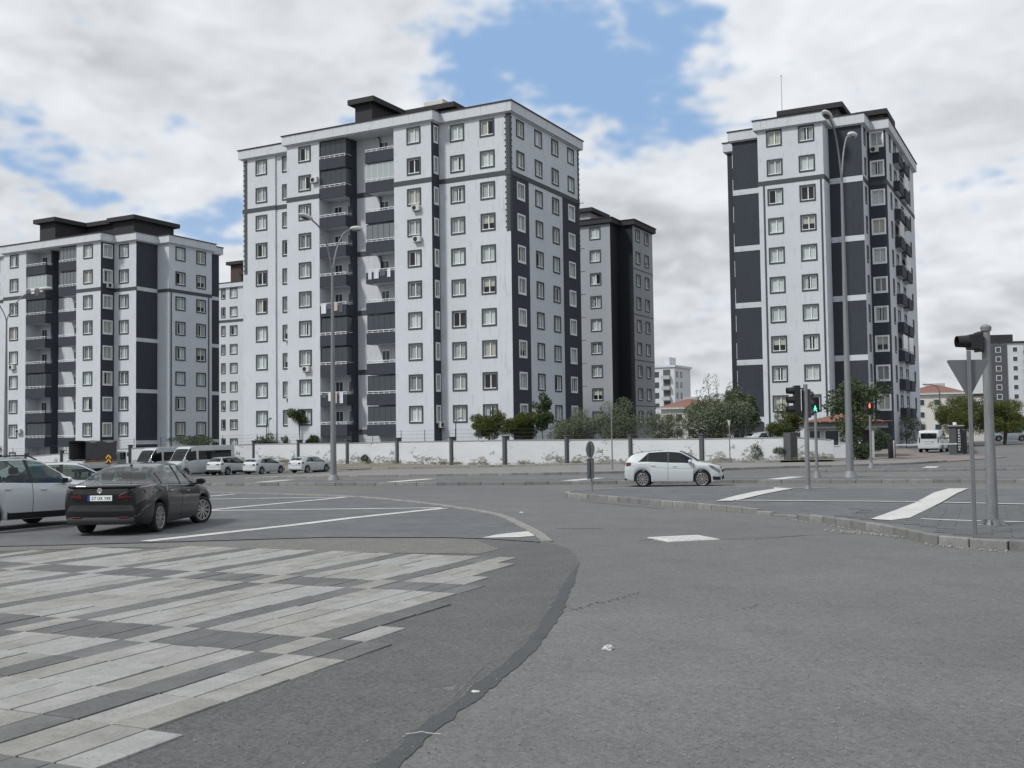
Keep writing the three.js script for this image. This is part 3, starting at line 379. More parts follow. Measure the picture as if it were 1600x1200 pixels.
  for (let k = 0; k < 9; k++) mesh('side_bracket', box(0.5, 0.05, 0.05, 0.25, rows[0] - 4.5 - k * 2.4, -15.4), M.band, b);
  for (const [s, t, ry] of [[-30, 0.5, 0], [-9, -1.35, 0], [-6.2, 0, 0], [-2.2, 0, 0], [0, 6, 1], [0, 12, 1]]) mesh('cellar_window', box(0.7, 0.5, 0.06, 0, 0.6, 0.01), M.black, b, s, 0.2, -t, ry * Math.PI / 2);
}
{ // ---- left block
  const b = building('apartment_block', 'lower white and charcoal apartment block at the left with a long dark rooftop room', -48.93, 121.55), rows = rowsOf(23.57, 8), yb = -4, yt = 24.72, bl = 18.9, bh = 19.3;
  facade(b, [-26, 1.2], [-14.88, 1.2], yb, yt, M.white, rows, [[3, 'W'], [8, 'W']]); wallPanel(b, [-14.88, 1.2], [-14.88, 0], yb, yt, M.white); facade(b, [-14.88, 0], [-10.77, 0], yb, yt, M.white, rows, [[1.95, 'W']]);
  wallPanel(b, [-10.77, 0], [-10.77, 1.9], yb, yt, M.white); wallPanel(b, [-10.77, 1.9], [-1.95, 1.9], yb, yt, M.white); wallPanel(b, [-1.95, 1.9], [-1.95, 0], yb, yt, M.white); wallPanel(b, [-7.3, 1.0], [-7.3, 1.9], yb, yt, M.dark, [], 'balcony_pier');
  facade(b, [-1.95, 0], [2.11, 0], yb, yt, M.white, rows, [[1.97, 'W']]); facade(b, [2.11, 0], [2.11, 1.92], yb, yt, M.dark, rows, [[0.98, 'S']]); facade(b, [2.11, 1.92], [5.7, 1.92], yb, yt, M.white, rows, [[1.62, 'W']]);
  wallPanel(b, [5.7, 1.92], [5.7, 5.12], yb, yt, M.dark); wallPanel(b, [5.7, 5.12], [7.55, 5.12], yb, yt, M.white); facade(b, [7.55, 5.12], [7.55, 12.05], yb, yt, M.white, rows, [[1.78, 'W'], [5.11, 'W']]);
  wallPanel(b, [7.55, 12.05], [6.5, 12.05], yb, yt, M.white); wallPanel(b, [6.5, 12.05], [6.5, 14.4], yb, yt, M.dark); wallPanel(b, [6.5, 14.4], [-26, 14.4], yb, yt, M.white); wallPanel(b, [-26, 14.4], [-26, 1.2], yb, yt, M.white);
  for (const [p, q] of [[[-26, 1.2], [-14.9, 1.2]], [[-14.88, 0], [-10.8, 0]], [[-1.95, 0], [2.11, 0]], [[2.2, 1.92], [5.7, 1.92]], [[5.76, 5.12], [7.55, 5.12]], [[7.55, 5.12], [7.55, 12.05]]]) bandOn(b, p, q, bl, bh, M.band);
  for (let k = 0; k < 4; k++) { const y = 19.1 - k * 5.9; bandOn(b, [5.7, 1.92], [5.7, 5.12], y - 0.22, y + 0.22, M.white, 0.03, 'white_band'); bandOn(b, [6.5, 12.1], [6.5, 14.4], y - 0.22, y + 0.22, M.white, 0.03, 'white_band'); bandOn(b, [-7.2, 1.9], [-2, 1.9], y - 0.25, y + 0.2, M.band, 0.03); }
  for (const t of [5.45, 11.5]) mesh('corner_strip', box(0.06, 19 - yb, 0.17, 0.01, (19 + yb) / 2, 0), M.band, b, 7.55, 0, -t);
  const G1 = [null, 2, 0, null, null, 0, null, 0], G2 = [1, 1, null, null, null, null, null, null];
  rows.forEach((y, k) => { balcony(b, -10.77, -7.3, 0, 1.9, y - 0.85, { open: 1, glass: G1[k], laundry: k === 1 ? 12 : 0 }); balcony(b, -5.0, -1.95, 0, 1.9, y - 0.85, { open: -1, glass: G2[k] }); });
  const poly = [[-26, 1.2], [-14.88, 1.2], [-14.88, 0], [2.11, 0], [2.11, 1.92], [5.7, 1.92], [5.7, 5.12], [7.55, 5.12], [7.55, 12.05], [6.5, 12.05], [6.5, 14.4], [-26, 14.4]]; roofOn(b, poly, 24.66, 25.5);
  penthouse(b, [[-11.7, 2.6], [-8.9, 2.6], [-8.9, 7.2], [-3.4, 7.2], [-3.4, 6.6], [0.2, 6.6], [0.2, 13], [-11.7, 13]], 25.4, 28.95);
  acUnit(b, 2.11, rows[1] - 1.05, 1.1, Math.PI / 2); acUnit(b, -12.9, rows[4] - 1.1, 0); acUnit(b, -11.6, rows[7], 0);
  for (const s of [-13, 0, 3.7]) addWindow(b, 'B', s, -0.1, s > 3 ? 1.92 : 0, 0);
}
{ // ---- right block
  const b = building('apartment_block', 'slender charcoal and white apartment block on the right with a tall aerial', 27.94, 103.6), rows = rowsOf(30.96, 10), yb = -3, yt = 32, bl = 26.3, bh = 26.74;
  facade(b, [-8.3, 6.5], [-6.6, 6.5], yb, yt, M.dark, rows, [[0.95, 'NL']]); wallPanel(b, [-6.6, 6.5], [-6.6, 2.6], yb, yt, M.dark); wallPanel(b, [-6.6, 2.6], [-3.27, 2.6], yb, yt, M.dark); wallPanel(b, [-3.27, 2.6], [-3.27, 0], yb, yt, M.white);
  facade(b, [-3.27, 0], [3.17, 0], yb, yt, M.white, rows, [[1.67, 'W'], [4.84, 'W']]); wallPanel(b, [3.17, 0], [3.17, 2.65], yb, yt, M.white); wallPanel(b, [3.17, 2.65], [6.38, 2.65], yb, yt, M.dark); facade(b, [6.38, 2.65], [6.38, 5.83], yb, yt, M.white, rows, [[1.55, 'N']]);
  facade(b, [6.38, 5.83], [8.18, 5.83], yb, yt, M.dark, rows, [[0.9, 'S']]); facade(b, [8.18, 5.83], [8.18, 9.6], yb, yt, M.white, rows, [[2.5, 'N']]); facade(b, [8.18, 9.6], [8.18, 18.6], yb, yt, M.white, rows, [[2.0, 'W'], [6.6, 'W']]); facade(b, [8.18, 18.6], [8.18, 26.4], yb, yt, M.white, rows, [[3.9, 'N']]);
  wallPanel(b, [8.18, 26.4], [-8.3, 26.4], yb, yt, M.white); wallPanel(b, [-8.3, 26.4], [-8.3, 6.5], yb, yt, M.dark);
  for (const [p, q] of [[[-3.27, 0], [3.17, 0]], [[3.17, 0.05], [3.17, 2.65]], [[6.38, 2.7], [6.38, 5.83]], [[6.46, 5.83], [8.18, 5.83]], [[8.18, 5.9], [8.18, 26.4]]]) bandOn(b, p, q, bl, bh, M.band);
  for (let k = 0; k < 5; k++) { const y = 26.53 - k * 5.9; bandOn(b, [-6.6, 2.6], [-3.3, 2.6], y - 0.3, y + 0.25, M.white, 0.03, 'white_band'); bandOn(b, [3.25, 2.65], [6.35, 2.65], y - 0.3, y + 0.25, M.white, 0.03, 'white_band'); }
  for (const s of [-2.72, 2.88]) mesh('corner_strip', box(0.17, 26.4 - yb, 0.06, 0, (26.4 + yb) / 2, 0.01), M.band, b, s, 0, 0);
  rows.forEach((y, k) => { for (const [t0, W, gl] of [[10.2, 3.2, k % 4 === 3 ? 0 : null], [14.6, 3.2, k % 3 === 1 ? 0 : null]]) { const bm = mesh('balcony', join([box(0.13, 1.08, W, 0.55, -0.54, -W / 2), box(0.55, 1.08, 0.13, 0.27, -0.54, -0.07), box(0.55, 1.08, 0.13, 0.27, -0.54, -W + 0.07)]), M.dark, b, 8.18, y - 0.5, -t0); mesh('floor_slab', box(0.48, 0.16, W - 0.28, 0.24, -0.98, -W / 2), M.white, bm); mesh('railing', join([bar([0.55, 0.2, -0.06], [0.55, 0.2, -W + 0.06], 0.03), bar([0.1, 0.2, -0.07], [0.55, 0.2, -0.07], 0.03), bar([0.55, 0, -0.06], [0.55, 0.2, -0.06], 0.03)]), M.rail, bm); if (gl != null) for (let q = 0; q < 4; q++) mesh('glass_pane', box(0.02, 1.7, W / 4 - 0.05, 0.51, 0.86, -W * (q + 0.5) / 4), M.tintGlass, bm); } });
  const poly = [[-8.3, 6.5], [-6.6, 6.5], [-6.6, 2.6], [-3.27, 2.6], [-3.27, 0], [3.17, 0], [3.17, 2.65], [6.38, 2.65], [6.38, 5.83], [8.18, 5.83], [8.18, 26.4], [-8.3, 26.4]]; roofOn(b, poly, 31.92, 32.85);
  const greyP = plaster(351, 0.10, [1, 1, 1.04], 0.1); penthouse(b, [[-1.6, 4.2], [3.9, 4.2], [3.9, 9], [-1.6, 9]], 32.8, 34.75, greyP); penthouse(b, [[5.4, 9.4], [7.4, 9.4], [7.4, 14], [5.4, 14]], 32.8, 34.9, greyP);
  mesh('aerial', join([bar([-1.9, 34, -5], [-1.9, 38.8, -5], 0.035, 0.02), cyl(0.06, 0.06, 0.12, -1.9, 38.8, -5)]), M.steel, b); acUnit(b, 7.1, rows[0] - 1.05, 5.83);
}
{ // ---- grey rear block
  const b = building('apartment_block', 'grey apartment block with a black stairwell strip, half hidden behind the central block', 11.04, 135.6), rows = rowsOf(27.52, 9, 2.98), yb = -2, yt = 28.8, gw = plaster(361, 0.34, [0.94, 1, 1.08]);
  facade(b, [-12, 0], [2.05, 0], yb, yt, gw, rows, [[4.5, 'W'], [8.2, 'W'], [11.95, 'W']]); wallPanel(b, [2.05, 0], [2.05, 2.83], yb, yt, M.stair); wallPanel(b, [2.05, 2.83], [4.05, 2.83], yb, yt, M.stair); facade(b, [4.05, 2.83], [4.05, 10.06], yb, yt, gw, rows, [[1.75, 'W'], [4.9, 'W']]);
  wallPanel(b, [4.05, 10.06], [-12, 10.06], yb, yt, gw); wallPanel(b, [-12, 10.06], [-12, 0], yb, yt, gw); for (let k = 0; k < 4; k++) bandOn(b, [4.05, 2.85], [4.05, 10], 23.0 - k * 5.96, 23.1 - k * 5.96, M.band, 0.03, 'string_course');
  roofOn(b, [[-12, 0], [2.05, 0], [2.05, 2.83], [4.05, 2.83], [4.05, 10.06], [-12, 10.06]], 28.7, 29.3, 0.4, M.pent); penthouse(b, [[-9, 3], [-2, 3], [-2, 8], [-9, 8]], 29.3, 31.6, gw);
  mesh('chimney', join([box(1.2, 0.7, 0.8, -0.8, 29.7, -3), box(1.5, 0.12, 1.1, -0.8, 30.1, -3)]), M.pent, b);
}
{ // ---- narrow block seen between left and central
  const b = building('apartment_block', 'pale narrow apartment block in the gap between the left and central blocks', -43.52, 165), rows = rowsOf(24.44, 9), yb = -3;
  facade(b, [-12, 0], [-2.9, 0], yb, 25.5, M.white, rows, [[3, 'W'], [6.5, 'W']]); facade(b, [-2.9, 0], [2.6, 0], yb, 25.5, M.white, rows, [[0.75, 'N'], [2.9, 'W']]); wallPanel(b, [2.6, 0], [2.6, 10], yb, 25.5, M.white); wallPanel(b, [2.6, 10], [-12, 10], yb, 25.5, M.white); wallPanel(b, [-12, 10], [-12, 0], yb, 25.5, M.white);
  bandOn(b, [-12, 0], [2.6, 0], 19.9, 20.3, M.band); bandOn(b, [2.2, 0], [2.5, 0], -1, 25, M.band, 0.03, 'rainwater_pipe'); roofOn(b, [[-12, 0], [2.6, 0], [2.6, 10], [-12, 10]], 25.4, 26.1, 0.3); penthouse(b, [[-6.2, 6], [-3.9, 6], [-3.9, 9], [-6.2, 9]], 26, 30.7, std(0.07, 0.05, 0.045, 0.9)); penthouse(b, [[-3.9, 6.5], [-3.2, 6.5], [-3.2, 9], [-3.9, 9]], 26, 29, std(0.07, 0.05, 0.045, 0.9));
}
// ---- far buildings, each with its own windows
function farBlock(label, x, d, w, dep, h, o) {
  const b = thing('distant_building', label, o.cat || 'building', x, gy(x, Math.min(d, 420)) - 0.2, -d, o.ry ?? AY), { rows, cols, wall, side, fh = 3, roof } = o;
  mesh('wall', box(w, h, dep, 0, h / 2, -dep / 2), wall, b); if (side) mesh('stair_wall', box(side[1] - side[0], h - 0.3, 0.3, (side[0] + side[1]) / 2, h / 2 - 0.15, 0.1), side[2], b);
  const wg = box(o.ww || 1.3, o.wh || 1.4, 0.1), fg = box((o.ww || 1.3) + 0.3, (o.wh || 1.4) + 0.3, 0.06);
  for (let r = 0; r < rows; r++) { for (const c of cols) { const m = mesh('window', fg, o.trim || M.upvc, b, c, h - 2 - r * fh, (side && c > side[0] && c < side[1]) ? 0.28 : 0.03); mesh('pane', wg, M.tintGlass, m, 0, 0, 0.0); } for (const c of o.sideCols || []) { const m = mesh('window', fg, o.trim || M.upvc, b, w / 2 + 0.03, h - 2 - r * fh, -c, Math.PI / 2); mesh('pane', wg, M.tintGlass, m); } for (const [c, bw] of o.balc || []) { const m = mesh('balcony', box(bw, 1.0, 1.3, c, h - 2.9 - r * fh, 0.65), o.balcMat || M.white, b); mesh('opening', box(bw - 0.3, 1.7, 0.1, c, h - 1.5 - r * fh, 0.03), M.room, m); } }
  if (roof === 'hip') { const g = new THREE.ConeGeometry(0.7071, 1, 4); g.rotateY(Math.PI / 4); g.scale(w + 1.6, o.rh || 2.2, dep + 1.6); const m = mesh('roof', g, M.tile, b, 0, h + (o.rh || 2.2) / 2, -dep / 2); mesh('chimney', box(w * 0.3, 0.9, 1.5, 0, 0, 0), M.greyWall, m, 0, (o.rh || 2.2) * 0.35, 0); mesh('eaves', box(w + 1.5, 0.35, dep + 1.5, 0, h - 0.1, -dep / 2), M.white, b); }
  else { mesh('roof', box(w + 0.8, 0.6, dep + 0.8, 0, h + 0.29, -dep / 2), o.roofMat || M.white, b); if (o.top) mesh('rooftop_room', box(w * 0.4, 2.6, dep * 0.4, o.top, h + 1.9, -dep / 2), o.roofMat || M.white, b); }
  return b;
}
const creamW = plaster(371, 0.55, [1.03, 1, 0.95]);
farBlock('white tower with grey balconies far behind the trees in the gap', 43.2, 300, 6.4, 14, 22.4, { rows: 7, cols: [-2.2], balc: [[0.9, 2.4]], sideCols: [2.2, 5.8], wall: M.white, trim: M.trim, balcMat: M.greyWall, ww: 1.2, wh: 1.3, top: -1 });
farBlock('low cream house with red hipped roof beyond the olive trees', 33.8, 208, 9.5, 9, 8.0, { rows: 2, cols: [-3, -1, 1.4, 3.4], wall: creamW, roof: 'hip', rh: 2.0, cat: 'house' });
farBlock('second low house with red roof, further right behind the broad tree', 41.5, 225, 9, 9, 7.8, { rows: 2, cols: [-3, -1, 1.4, 3.4], wall: creamW, roof: 'hip', rh: 2.3, cat: 'house' });
farBlock('cream five storey block with red hipped roof past the right block', 91.5, 230, 13, 12, 10.6, { rows: 4, cols: [-5, -2.2, 1.0, 4.2], sideCols: [3, 7], wall: creamW, trim: M.white, roof: 'hip', rh: 2.2, fh: 2.7, ww: 1.1, wh: 1.2 });
farBlock('small white building with a flat dark roof behind the yield sign', 112, 258, 6, 8, 11, { rows: 2, cols: [-1.5, 1.5], wall: creamW, roofMat: M.roofEdge });
farBlock('tall charcoal and white tower at the right edge', 160, 330, 24, 18, 30.5, { rows: 10, cols: [-10.6, -7.2, -2.2], balc: [[1.9, 3.2], [7, 4]], wall: M.white, side: [-12, -4.6, plaster(381, 0.085, [0.95, 1, 1.15])], balcMat: plaster(382, 0.07, [0.95, 1, 1.15]), roofMat: M.pent, top: -6, fh: 2.95, ry: -10 * R });
// ------------------------------------------------------------------ boundary wall, fence, gatehouse
M.oldWall = new THREE.MeshStandardMaterial({ map: (() => { // limewash peeling and stained above the footing, where the photograph shows it
  const t = tex(1024, (u, v, i, j) => { const a = tnoise(u, v, 21, 501, 5, 4), b = tnoise(u, v, 130, 505, 3, 20), c = tnoise(u, v, 14, 509, 5, 3); let l = 0.6 * (0.92 + 0.16 * c); const pe = smooth(0.585, 0.64, a * 0.62 + b * 0.38 + 0.13 * (1 - smooth(0.14, 0.42, v)) - 0.05); const br = smooth(0.55, 0.7, tnoise(u, v, 70, 515, 4, 9)); l = mix(l, mix(0.24, 0.10, br), pe * 0.85); const q = g3(l + (hash3(i, j, 8) - 0.5) * 0.03, pe > 0.3 ? [1.0, 1, 0.97] : [0.96, 1, 1.04]); return q; }, true, 1); t.repeat.set(1 / 24, 1 / 2.2); return t; })(), roughness: 0.95, bumpMap: plasterBump, bumpScale: 0.012 });
M.pillar = plaster(521, 0.085, [0.97, 1, 1.06], 0.15, 0.5);
M.coping = std(0.3, 0.3, 0.29, 0.9);
const pillarTop = [0.2, 0.34, 0.65, 1.14, 1.32, 1.43, 1.46, 1.46, 1.55, 1.58, 1.61, 1.6, 1.59, 1.57, 1.64, 1.5];
{
  const w = thing('boundary_wall', 'long white boundary wall with grey pillars and peeling paint in front of the blocks', 'wall', 0, 0, 0), f = thing('wire_fence', 'dark posts and wires standing along the top of the boundary wall', 'fence', 0, 0, 0), pg = new RoundedBoxGeometry(0.42, 3, 0.42, 1, 0.02), cg = new RoundedBoxGeometry(0.56, 0.09, 0.56, 1, 0.02), post = cyl(0.028, 0.028, 1.06, 0, 0.5, 0, 7);
  let run = 0; wallLine.forEach((p, i) => {
    const big = i === 14; if (i < 15) { const m = mesh('pillar', big ? new RoundedBoxGeometry(0.95, 3, 0.7, 1, 0.02) : pg, M.pillar, w, p[0], pillarTop[i] - 1.5, -p[1], 0.5); if (!big) mesh('cap', cg, M.pillar, m, 0, 1.52, 0); }
    if (!i) return; const a = wallLine[i - 1], L = Math.hypot(p[0] - a[0], p[1] - a[1]), ry = Math.atan2(p[1] - a[1], p[0] - a[0]), ya = pillarTop[i - 1] - 0.34, yb = pillarTop[i] - 0.34 - (i === 15 ? 0.05 : 0);
    const sh = new THREE.Shape([new THREE.Vector2(0.1, a[2] - 0.4), new THREE.Vector2(L - (i === 15 ? 0 : 0.1), p[2] - 0.4), new THREE.Vector2(L - (i === 15 ? 0 : 0.1), yb), new THREE.Vector2(0.1, ya)]), g = new THREE.ExtrudeGeometry(sh, { depth: 0.2, bevelEnabled: false }); g.translate(0, 0, -0.1); const P = g.attributes.position, uv = g.attributes.uv; for (let k = 0; k < P.count; k++) uv.setXY(k, P.getX(k) + run, P.getY(k) - mix(a[2], p[2], P.getX(k) / L)); run += L + 0.7;
    mesh('wall_panel', g, M.oldWall, w, a[0], 0, -a[1], ry); const c = new THREE.ExtrudeGeometry(new THREE.Shape([new THREE.Vector2(0.2, ya + 0.002), new THREE.Vector2(L - 0.2, yb + 0.002), new THREE.Vector2(L - 0.2, yb + 0.06), new THREE.Vector2(0.2, ya + 0.06)]), { depth: 0.3, bevelEnabled: false }); c.translate(0, 0, -0.15); mesh('coping', c, M.coping, w, a[0], 0, -a[1], ry);
    if (i === 15) return; const at2 = t => [mix(a[0], p[0], t), mix(ya, yb, t) + 0.05, -mix(a[1], p[1], t)]; for (const t of [0.06, 0.5]) { const q = at2(t); mesh('post', post, M.trim, f, ...q); } const wg = []; for (const h of [0.3, 0.62, 0.92]) { const q = at2(0), r = at2(1), mid = at2(0.5); q[1] += h; r[1] += h; mid[1] += h - 0.02; wg.push(bar(q, mid, 0.009, 0.009, 4), bar(mid, r, 0.009, 0.009, 4)); } mesh('wire', join(wg), M.trim, f);
  });
}
{ // gatehouse behind the right end of the wall
  const g = thing('gatehouse', 'small white gatehouse with orange tiled roof behind the right end of the wall', 'gatehouse', 24.0, -0.3, -77.8, AY * 0.6);
  mesh('wall', box(4.6, 2.4, 3, 0, 1.2, -1.5), M.white, g); mesh('roof_beam', box(6.2, 0.42, 4.4, 0.3, 2.42, -1.4), std(0.16, 0.16, 0.155, 0.9), g);
  const rf = mesh('tile_roof', at(new THREE.ConeGeometry(0.7071, 1, 4, 1).rotateY(Math.PI / 4).scale(6.6, 0.7, 4.8), 0.3, 2.98, -1.4), M.tile, g); for (let k = 0; k < 9; k++) mesh('roof_tile', box(0.62, 0.06, 0.16, -2.7 + k * 0.72 + 0.3, 2.70, 0.98), M.tile, rf);
  for (const [x, w] of [[-0.5, 0.9], [-1.7, 0.7]]) { const m = mesh('window', box(w + 0.16, 1.2, 0.08, x, 1.5, 0.01), M.upvc, g); mesh('pane', box(w, 1.04, 0.06, x, 1.5, 0.04), M.tintGlass, m); }
  const d = mesh('dark_door_panel', box(1.25, 1.95, 0.08, 1.5, 1.28, 0.04), M.black, g); for (const [y, w] of [[1.55, 0.36], [1.42, 0.26], [1.30, 0.44]]) mesh('sign_lettering', box(w, 0.055, 0.01, 1.4, y, 0.09), M.upvc, d); mesh('sign_emblem', cyl(0.08, 0.08, 0.012, 1.42, 1.13, 0.09, 16, Math.PI / 2), M.curtain[3], d);
  mesh('post', box(0.16, 2.2, 0.16, 2.35, 1.1, 0.55), M.greyWall, g); mesh('lintel', box(1.9, 0.14, 0.2, 1.7, 2.14, 0.55), M.greyWall, g);
}
{ // barrier, gate pillar and the pale fence down the side street
  const b = thing('barrier_gate', 'white barrier arm on a dark housing across the estate entrance', 'barrier', 26.6, gy(26.6, 74.3), -74.3, 0); mesh('housing', rbox(0.42, 1.05, 0.36, 0.03, 0, 0.525, 0), std(0.03, 0.028, 0.028, 0.6), b); mesh('arm', at(rbox(5.6, 0.09, 0.05, 0.01, 3.0, 0.92, 0), 0, 0, 0, 0.35), M.upvc, b); mesh('marker_post', join([cyl(0.05, 0.05, 1.25, 0.05, 0.62, 0.3, 8), cyl(0.06, 0.06, 0.2, 0.05, 1.15, 0.3, 8)]), M.acWhite, b);
  const p = thing('gate_pillar', 'dark grey gate pillar with a black upright sign and a white lamp on top', 'pillar', 32.5, gy(32.5, 77.6) - 0.1, -77.6, -0.3); mesh('shaft', box(0.85, 2.15, 0.7, 0, 1.07, 0), M.pillar, p); mesh('cap', box(1.1, 0.09, 0.95, 0, 2.2, 0), M.coping, p); mesh('lamp', join([cyl(0.13, 0.13, 0.2, -0.04, 2.36, 0, 12)]), M.upvc, p); const s = mesh('sign', box(0.38, 1.75, 0.05, 0.2, 1.15, 0.37), M.black, p); const lr = rng(8); for (let k = 0; k < 8; k++) { const y = 1.86 - k * 0.2; mesh('sign_letter', join([box(0.03, 0.13, 0.012, 0.15, y, 0.4), box(0.10, 0.028, 0.012, 0.2, y + (lr() < 0.5 ? 0.05 : 0), 0.4), ...(lr() < 0.6 ? [box(0.03, 0.13, 0.012, 0.245, y, 0.4)] : [box(0.10, 0.028, 0.012, 0.2, y - 0.05, 0.4)])]), M.upvc, s); }
  const f = thing('panel_fence', 'pale panel fence with dark posts running away behind the gate pillar', 'fence', 0, 0, 0); for (let k = 0; k < 11; k++) { const t = k / 11, x = mix(33.4, 45.8, t), d = mix(78.2, 108, t), L = 2.9, ry = Math.atan2(29.8, 12.4), y = gy(x, d); mesh('fence_panel', box(L - 0.35, 1.55, 0.14, L / 2, 0.75, 0), k ? M.white : M.greyWall, f, x, y, -d, ry); mesh('post', box(0.3, 1.8, 0.3, 0, 0.85, 0), M.pillar, f, x, y, -d, ry); }
  const kx = 70, kd = 148, k = thing('roadside_kiosk', 'low pale shop with blue glazed front at the far right', 'shop', kx, gy(kx, kd), -kd, -0.2); mesh('wall', box(14, 3.2, 6, 3, 1.6, -3), creamW, k); mesh('canopy', box(14.5, 0.35, 7, 3, 3.3, -2.6), M.coping, k); for (let q = 0; q < 5; q++) mesh('blue_panel', box(1.9, 1.9, 0.1, -2.4 + q * 2.2, 1.0, 0.03), std(0.12, 0.3, 0.42, 0.35), k);
}
// ------------------------------------------------------------------ street furniture
function lampPost(label, x, d, h, armAng, reach, base = 0.15) {
  const o = thing('street_lamp', label, 'street lamp', x, gy(x, d) + base, -d, armAng, 'double armed street lamps'); const fork = h - 2.3;
  mesh('pole', at(new THREE.CylinderGeometry(0.055, 0.165, fork, 14), 0, fork / 2, 0), M.steel, o); mesh('base_plate', join([cyl(0.2, 0.34, 0.28, 0, 0.12, 0, 12), box(0.6, 0.04, 0.6, 0, 0.0, 0)]), M.steel, o);
  for (const s of [-1, 1]) { mesh('arm', tube([[0, fork - 0.3, 0], [s * 0.08, fork + 0.2, 0], [s * reach * 0.28, fork + 1.2, 0], [s * reach * 0.62, fork + 1.95, 0], [s * reach, fork + 2.25, 0]], 0.038, 26, 8), M.steel, o); const hd = mesh('lamp_head', at(new THREE.SphereGeometry(1, 18, 12).scale(0.46, 0.13, 0.19), 0, 0.02, 0), M.acWhite, o, s * (reach + 0.42), fork + 2.33, 0); hd.rotation.z = s * 0.14; mesh('lamp_glass', at(new THREE.SphereGeometry(1, 14, 8).scale(0.3, 0.09, 0.14), s * 0.04, -0.055, 0), M.tintGlass, hd); }
  return o;
}
lampPost('double armed street lamp on the median in front of the central block', -8.87, 52.25, 12.75, 1.0, 1.42);
lampPost('tallest double armed street lamp, in front of the right block', 14.5, 45.6, 15.3, 0.98, 1.42);
lampPost('double armed street lamp at the left edge, behind the silver car', -35.6, 74.2, 13.9, 0.5, 2.1);
{ const x = 49, d = 121, o = thing('street_lamp', 'distant single armed street lamp beyond the white van', 'street lamp', x, gy(x, d), -d, 0.2); mesh('pole', cyl(0.06, 0.11, 6.0, 0, 3, 0, 8), M.steel, o); mesh('arm', tube([[0, 5.9, 0], [-0.1, 6.4, 0], [-0.7, 6.8, 0], [-1.6, 6.9, 0]], 0.045, 12, 6), M.steel, o); mesh('lamp_head', at(new THREE.SphereGeometry(1, 12, 8).scale(0.35, 0.1, 0.14), -1.8, 6.9, 0), M.acWhite, o); }
const lens = (c, k) => new THREE.MeshStandardMaterial({ color: lin(0.02, 0.02, 0.02), roughness: 0.3, emissive: lin(...c), emissiveIntensity: k });
const M_off = [std(0.05, 0.008, 0.006, 0.25), std(0.06, 0.035, 0.005, 0.25), std(0.006, 0.04, 0.02, 0.25)];
const visor = () => { const g = new THREE.CylinderGeometry(0.125, 0.11, 0.24, 16, 1, true, 0.5, 5.28); g.rotateX(-Math.PI / 2); g.rotateZ(Math.PI); return g.translate(0, 0, 0.12); };
function signalHead(parent, n, x, y, z, ry, mats, bw = 0.32) { // housing faces local +z
  const H = n * 0.31 + 0.04, h = mesh('signal_head', rbox(bw, H, 0.2, 0.03, 0, 0, 0), M.black, parent, x, y, z, ry); M.black.side = THREE.DoubleSide;
  for (let k = 0; k < n; k++) { const yy = H / 2 - 0.175 - k * 0.31; mesh('lens', cyl(0.105, 0.105, 0.02, 0, yy, 0.1, 18, Math.PI / 2), mats[k], h); mesh('visor', visor().translate(0, yy, 0.1), M.black, h); } return h;
}
const figure = (walk) => join(walk ? [cyl(0.022, 0.022, 0.02, 0, 0.07, 0, 10, Math.PI / 2), at(box(0.05, 0.09, 0.015), 0, 0.0, 0), bar([0, -0.03, 0], [-0.055, -0.1, 0], 0.016), bar([0, -0.03, 0], [0.055, -0.1, 0], 0.016), bar([0, 0.03, 0], [-0.05, -0.02, 0], 0.012), bar([0, 0.03, 0], [0.05, -0.02, 0], 0.012)] : [cyl(0.024, 0.024, 0.02, 0, 0.07, 0, 10, Math.PI / 2), box(0.07, 0.1, 0.015, 0, -0.005, 0), bar([-0.018, -0.05, 0], [-0.018, -0.11, 0], 0.015), bar([0.018, -0.05, 0], [0.018, -0.11, 0], 0.015)]);
function pedSignal(label, x, d, h, green, base, ry) {
  const o = thing('pedestrian_signal', label, 'traffic light', x, gy(x, d) + base, -d, ry); mesh('pole', cyl(0.06, 0.065, h - 0.62, 0, (h - 0.62) / 2, 0, 14), M.steel, o); mesh('base_flange', cyl(0.1, 0.2, 0.3, 0, 0.14, 0, 12), M.steel, o);
  const hd = mesh('signal_head', rbox(0.36, 0.66, 0.2, 0.03, 0, 0, 0), M.black, o, 0, h - 0.33, 0.0); for (const k of [0, 1]) { const on = (k === 1) === green; mesh('lens', cyl(0.125, 0.125, 0.02, 0, 0.16 - 0.32 * k, 0.1, 18, Math.PI / 2), M_off[k ? 2 : 0], hd); mesh('visor', visor().translate(0, 0.16 - 0.32 * k, 0.1), M.black, hd); if (on) mesh('lit_figure', figure(green).scale(1.25, 1.25, 1).translate(0, 0.16 - 0.32 * k, 0.118), green ? lens([0.12, 1, 0.66], 1.5) : lens([1, 0.16, 0.07], 1.8), hd); }
  return o;
}
